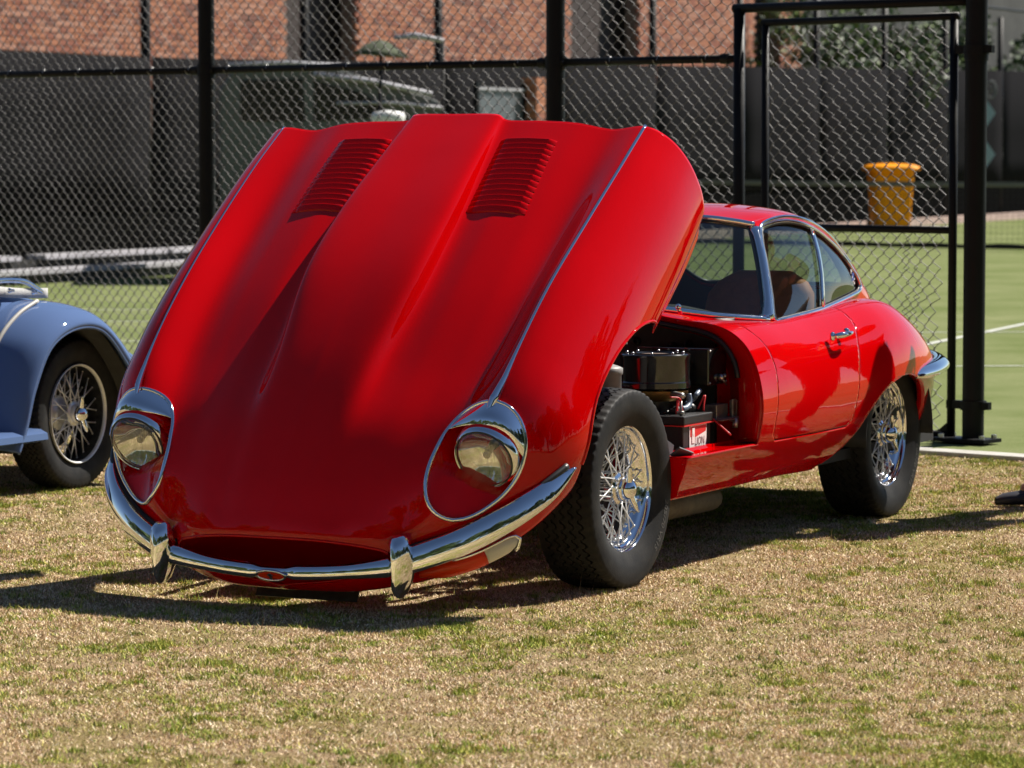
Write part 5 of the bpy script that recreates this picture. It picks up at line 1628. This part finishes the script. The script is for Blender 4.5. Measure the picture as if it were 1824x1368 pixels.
# banner with pale blue diamonds on the shade cloth
bs = s_of(1752, .12)
BA = empty('banner', tuple(far(bs, .12))); tag(BA, 'banner of pale blue diamonds under a round emblem beside the thick post', 'banner')
PB = mat('pale_blue_print', (.30, .42, .48), rough=.8)
yb = far(bs, .12)[1]
def bp_(px, py, d=0.0):
    return np.array((((px - 912) / 6054.2) * yb, yb - d, 1.398 + (274 - py) / 6054.2 * yb))
for cy in (202, 275):
    P_(MB().add([bp_(1732, cy), bp_(1752, cy - 27), bp_(1771, cy), bp_(1752, cy + 27)], [(0, 1, 2, 3)]), 'diamond', PB, BA, smooth=False, solid=.01)
el = [bp_(1762 + 9 * math.cos(a), 160 + 15 * math.sin(a)) for a in np.linspace(0, 2 * PI, 25)[:-1]]
P_(MB().tube(el, .022, 6, closed=True), 'emblem_ring', mat('grey_print', (.15, .16, .16), rough=.8), BA)
P_(MB().tube([bp_(1758, 168), bp_(1764, 152), bp_(1767, 166)], .02, 6), 'emblem_mark', bpy.data.materials['grey_print'], BA)

# ------------------------------------------------------------------ person at the right edge
def person(loc, rz):
    p = empty('person', loc, rz)
    tag(p, 'person in navy trousers and grey jacket with magenta trim at the right edge', 'person')
    def skin(name, J, E, m, lv=2):
        me = bpy.data.meshes.new(name); me.from_pydata([j[:3] for j in J], E, []); me.update()
        o = link(name, me, m, p, smooth=False)
        md = o.modifiers.new('skin', 'SKIN'); md.use_smooth_shade = True
        o.data.skin_vertices[0].data
        for i, j in enumerate(J):
            r = j[3]; o.data.skin_vertices[0].data[i].radius = (r, r * (j[4] if len(j) > 4 else 1))
        o.data.skin_vertices[0].data[0].use_root = True
        sb = o.modifiers.new('sub', 'SUBSURF'); sb.levels = lv; sb.render_levels = lv
        return o
    SK = mat('skin', (.42, .25, .18), rough=.5)
    TR = mat('navy_trousers', (.010, .012, .03), rough=.9, bump=.6, bscale=40)
    JK = mat('grey_jacket', (.075, .07, .085), rough=.9, bump=.6, bscale=30)
    # body: pelvis root, spine, neck, legs, arms (x right of the person, y forward)
    J = [(0, 0, .93, .13, 1.15), (0, 0, 1.10, .125, 1.1), (0, .01, 1.28, .150, 1.1), (0, .01, 1.42, .135, 1.1), (0, .02, 1.50, .055), (0, .03, 1.57, .05),
         (.10, 0, .88, .09), (.13, .10, .50, .058), (.13, .14, .10, .040), (-.10, 0, .88, .09), (-.15, .03, .50, .058), (-.20, .02, .10, .040),
         (.19, 0, 1.40, .058), (.27, .07, 1.15, .045), (.02, .21, 1.20, .035), (-.19, 0, 1.40, .058), (-.27, .07, 1.17, .045), (-.02, .20, 1.26, .035),
         (.13, .28, .05, .040), (-.20, .16, .05, .040)]
    E = [(0, 1), (1, 2), (2, 3), (3, 4), (4, 5), (0, 6), (6, 7), (7, 8), (0, 9), (9, 10), (10, 11), (3, 12), (12, 13), (13, 14), (3, 15), (15, 16), (16, 17), (8, 18), (11, 19)]
    skin('body', J, E, SK)
    skin('jacket', [(0, 0, .94, .170, 1.1), (0, 0, 1.12, .155, 1.1), (0, .01, 1.30, .168, 1.05), (0, .01, 1.43, .14, 1.0), (.20, 0, 1.41, .075), (.28, .07, 1.16, .064), (.05, .20, 1.20, .052), (-.20, 0, 1.41, .075), (-.28, .07, 1.18, .064), (-.05, .19, 1.26, .052)],
         [(0, 1), (1, 2), (2, 3), (3, 4), (4, 5), (5, 6), (3, 7), (7, 8), (8, 9)], JK)
    skin('trousers', [(0, 0, .96, .145, 1.05), (.10, 0, .86, .105), (.13, .10, .50, .078), (.13, .14, .10, .062), (-.10, 0, .86, .105), (-.15, .03, .50, .078), (-.20, .02, .10, .062)],
         [(0, 1), (1, 2), (2, 3), (0, 4), (4, 5), (5, 6)], TR)
    mg = mat('magenta_trim', (.35, .02, .20), rough=.8)
    MB().tube(curve([(-.22, .05, 1.47), (-.30, .09, 1.34), (-.33, .12, 1.22)], 12), .012, 6).build('sleeve_stripe', mg, p)
    MB().tube([(.195 * math.cos(a), .18 * math.sin(a), .87) for a in np.linspace(0, 2 * PI, 25)[:-1]], .012, 6, closed=True).build('hem_trim', mg, p)
    for x, y in ((.13, .20), (-.20, .08)):
        G = []
        for t, w, h in ((-.11, .030, .05), (-.08, .042, .09), (0, .045, .085), (.08, .050, .055), (.14, .045, .045), (.17, .020, .03)):
            G.append([(x + w * math.cos(a), y + t, .008 + h / 2 + h / 2 * math.sin(a)) for a in np.linspace(0, 2 * PI, 17)[:-1]])
        MB().grid(np.array(G), close_u=True).build('shoe', BLACKP, p)
    # head with face, ears, hair
    hb = MB().sphere((0, .03, 1.68), .095, 24, 16, (.80, .98, 1.22)).build('head', SK, p)
    MB().tube([(0, .118, 1.70), (0, .142, 1.665), (0, .122, 1.655)], [.008, .014, .012], 8).build('nose', SK, hb)
    for s in (1, -1):
        MB().sphere((s * .032, .112, 1.69), .011, 10, 8).build('eye', BLACKP, hb)
        MB().sphere((s * .078, .02, 1.67), .028, 10, 8, (.3, .6, 1)).build('ear', SK, hb)
        # hands raised to hold a camera: palm and five bent fingers
        hx, hy, hz_ = (-s * .03, .205, 1.185 if s > 0 else 1.25)
        MB().sphere((hx - s * .02, hy + .02, hz_ + .02), .042, 12, 8, (.9, .55, 1.05)).build('palm', SK, p)
        for f in range(4):
            a = Vector((hx - s * .03, hy + .03, hz_ + .045 - f * .020))
            L_ = (.030, .034, .032, .025)[f]
            MB().tube([a, a + Vector((-s * L_, .022, .004)), a + Vector((-s * (L_ + .022), .006, .002)), a + Vector((-s * (L_ + .028), -.012, 0))], [.0095, .009, .008, .006], 8).build('finger', SK, p)
        a = Vector((hx - s * .01, hy - .005, hz_ + .05))
        MB().tube([a, a + Vector((-s * .02, -.012, .028)), a + Vector((-s * .042, -.008, .036))], [.011, .010, .007], 8).build('thumb', SK, p)
    MB().tube(curve([(-.026, .118, 1.628), (0, .124, 1.625), (.026, .118, 1.628)], 7), .005, 6).build('mouth', mat('lip', (.30, .10, .09), rough=.5), hb)
    hr = MB().sphere((0, .012, 1.705), .105, 24, 14, (.84, .98, 1.10))
    hr.v = [(x, min(y, .075 + max(0, z - 1.74) * .5), z) if z < 1.76 else (x, y, z) for x, y, z in hr.v]
    hr.build('hair', mat('brown_hair', (.05, .03, .02), rough=.7, bump=.8, bscale=90), p)
    return p
PX = person((2.31, 13.29, 0), R(92)); PX.scale = (1.05, 1.05, 1.05)

# ------------------------------------------------------------------ park trees round the lawn (mirrored in the paint and chrome)
def tree(c, h, rad, n, seed):
    rg = np.random.default_rng(seed)
    o = empty('park_tree', (c[0], c[1], 0), rg.uniform(0, 6.28))
    tr = MB()
    tr.tube(curve([(0, 0, 0), (.1, .05, h * .25), (.0, .1, h * .6)], 10), list(np.linspace(.28, .12, 10)), 9)
    for k in range(7):
        a = rg.uniform(0, 2 * PI); e = (rad * .6 * math.cos(a), rad * .6 * math.sin(a), h * rg.uniform(.55, .85))
        tr.tube(curve([(0, .05, h * .3), (e[0] * .4, e[1] * .4, h * .5), e], 8), list(np.linspace(.11, .03, 8)), 6)
    tr.build('trunk', bpy.data.materials['bark'], o)
    mbs = [MB() for _ in LEAF]
    cl = [(rg.normal(0, .42) * rad, rg.normal(0, .42) * rad, h * rg.uniform(.18, .95), rg.uniform(.3, .5) * rad) for _ in range(22)]
    for k in range(n):
        q = cl[rg.integers(0, len(cl))]; d = rg.normal(0, 1, 3); d /= np.linalg.norm(d)
        p = np.array(q[:3]) + d * q[3] * rg.uniform(.6, 1.05)
        if p[2] < .3: continue
        a, b_ = rg.normal(0, 1, 3), rg.normal(0, 1, 3); a /= np.linalg.norm(a); b_ -= a * (a @ b_); b_ /= np.linalg.norm(b_)
        l = rg.uniform(.18, .36)
        mbs[int(rg.choice(3, p=[.35, .45, .2]))].add([p - a * l, p + b_ * l * .5, p + a * l, p - b_ * l * .5], [(0, 1, 2, 3)])
    for mb, m in zip(mbs, LEAF): tag(mb.build('crown', m, o, smooth=False), kind='stuff')
    return o
T0 = [tree((0, 0), 8.5, 3.6, 5200, 41), tree((0, 0), 10.0, 3.2, 5200, 42)]
tp = []
for k, a in enumerate(np.arange(-196, 24, 7.2)):
    r = 30 + 5 * math.sin(k * 2.3)
    tp.append((r * math.cos(R(a)), 8 + r * math.sin(R(a))))
for k, (x, y) in enumerate(tp):
    o = T0[k] if k < 2 else clone(T0[k % 2])
    o.location = (x, y, 0); o.rotation_euler = (0, 0, k * 1.7); o.scale = [.9 + .3 * ((k * .37) % 1)] * 3
    tag(o, 'leafy tree in the row round the lawn behind the viewer', 'tree', 'trees round the lawn behind the viewer')
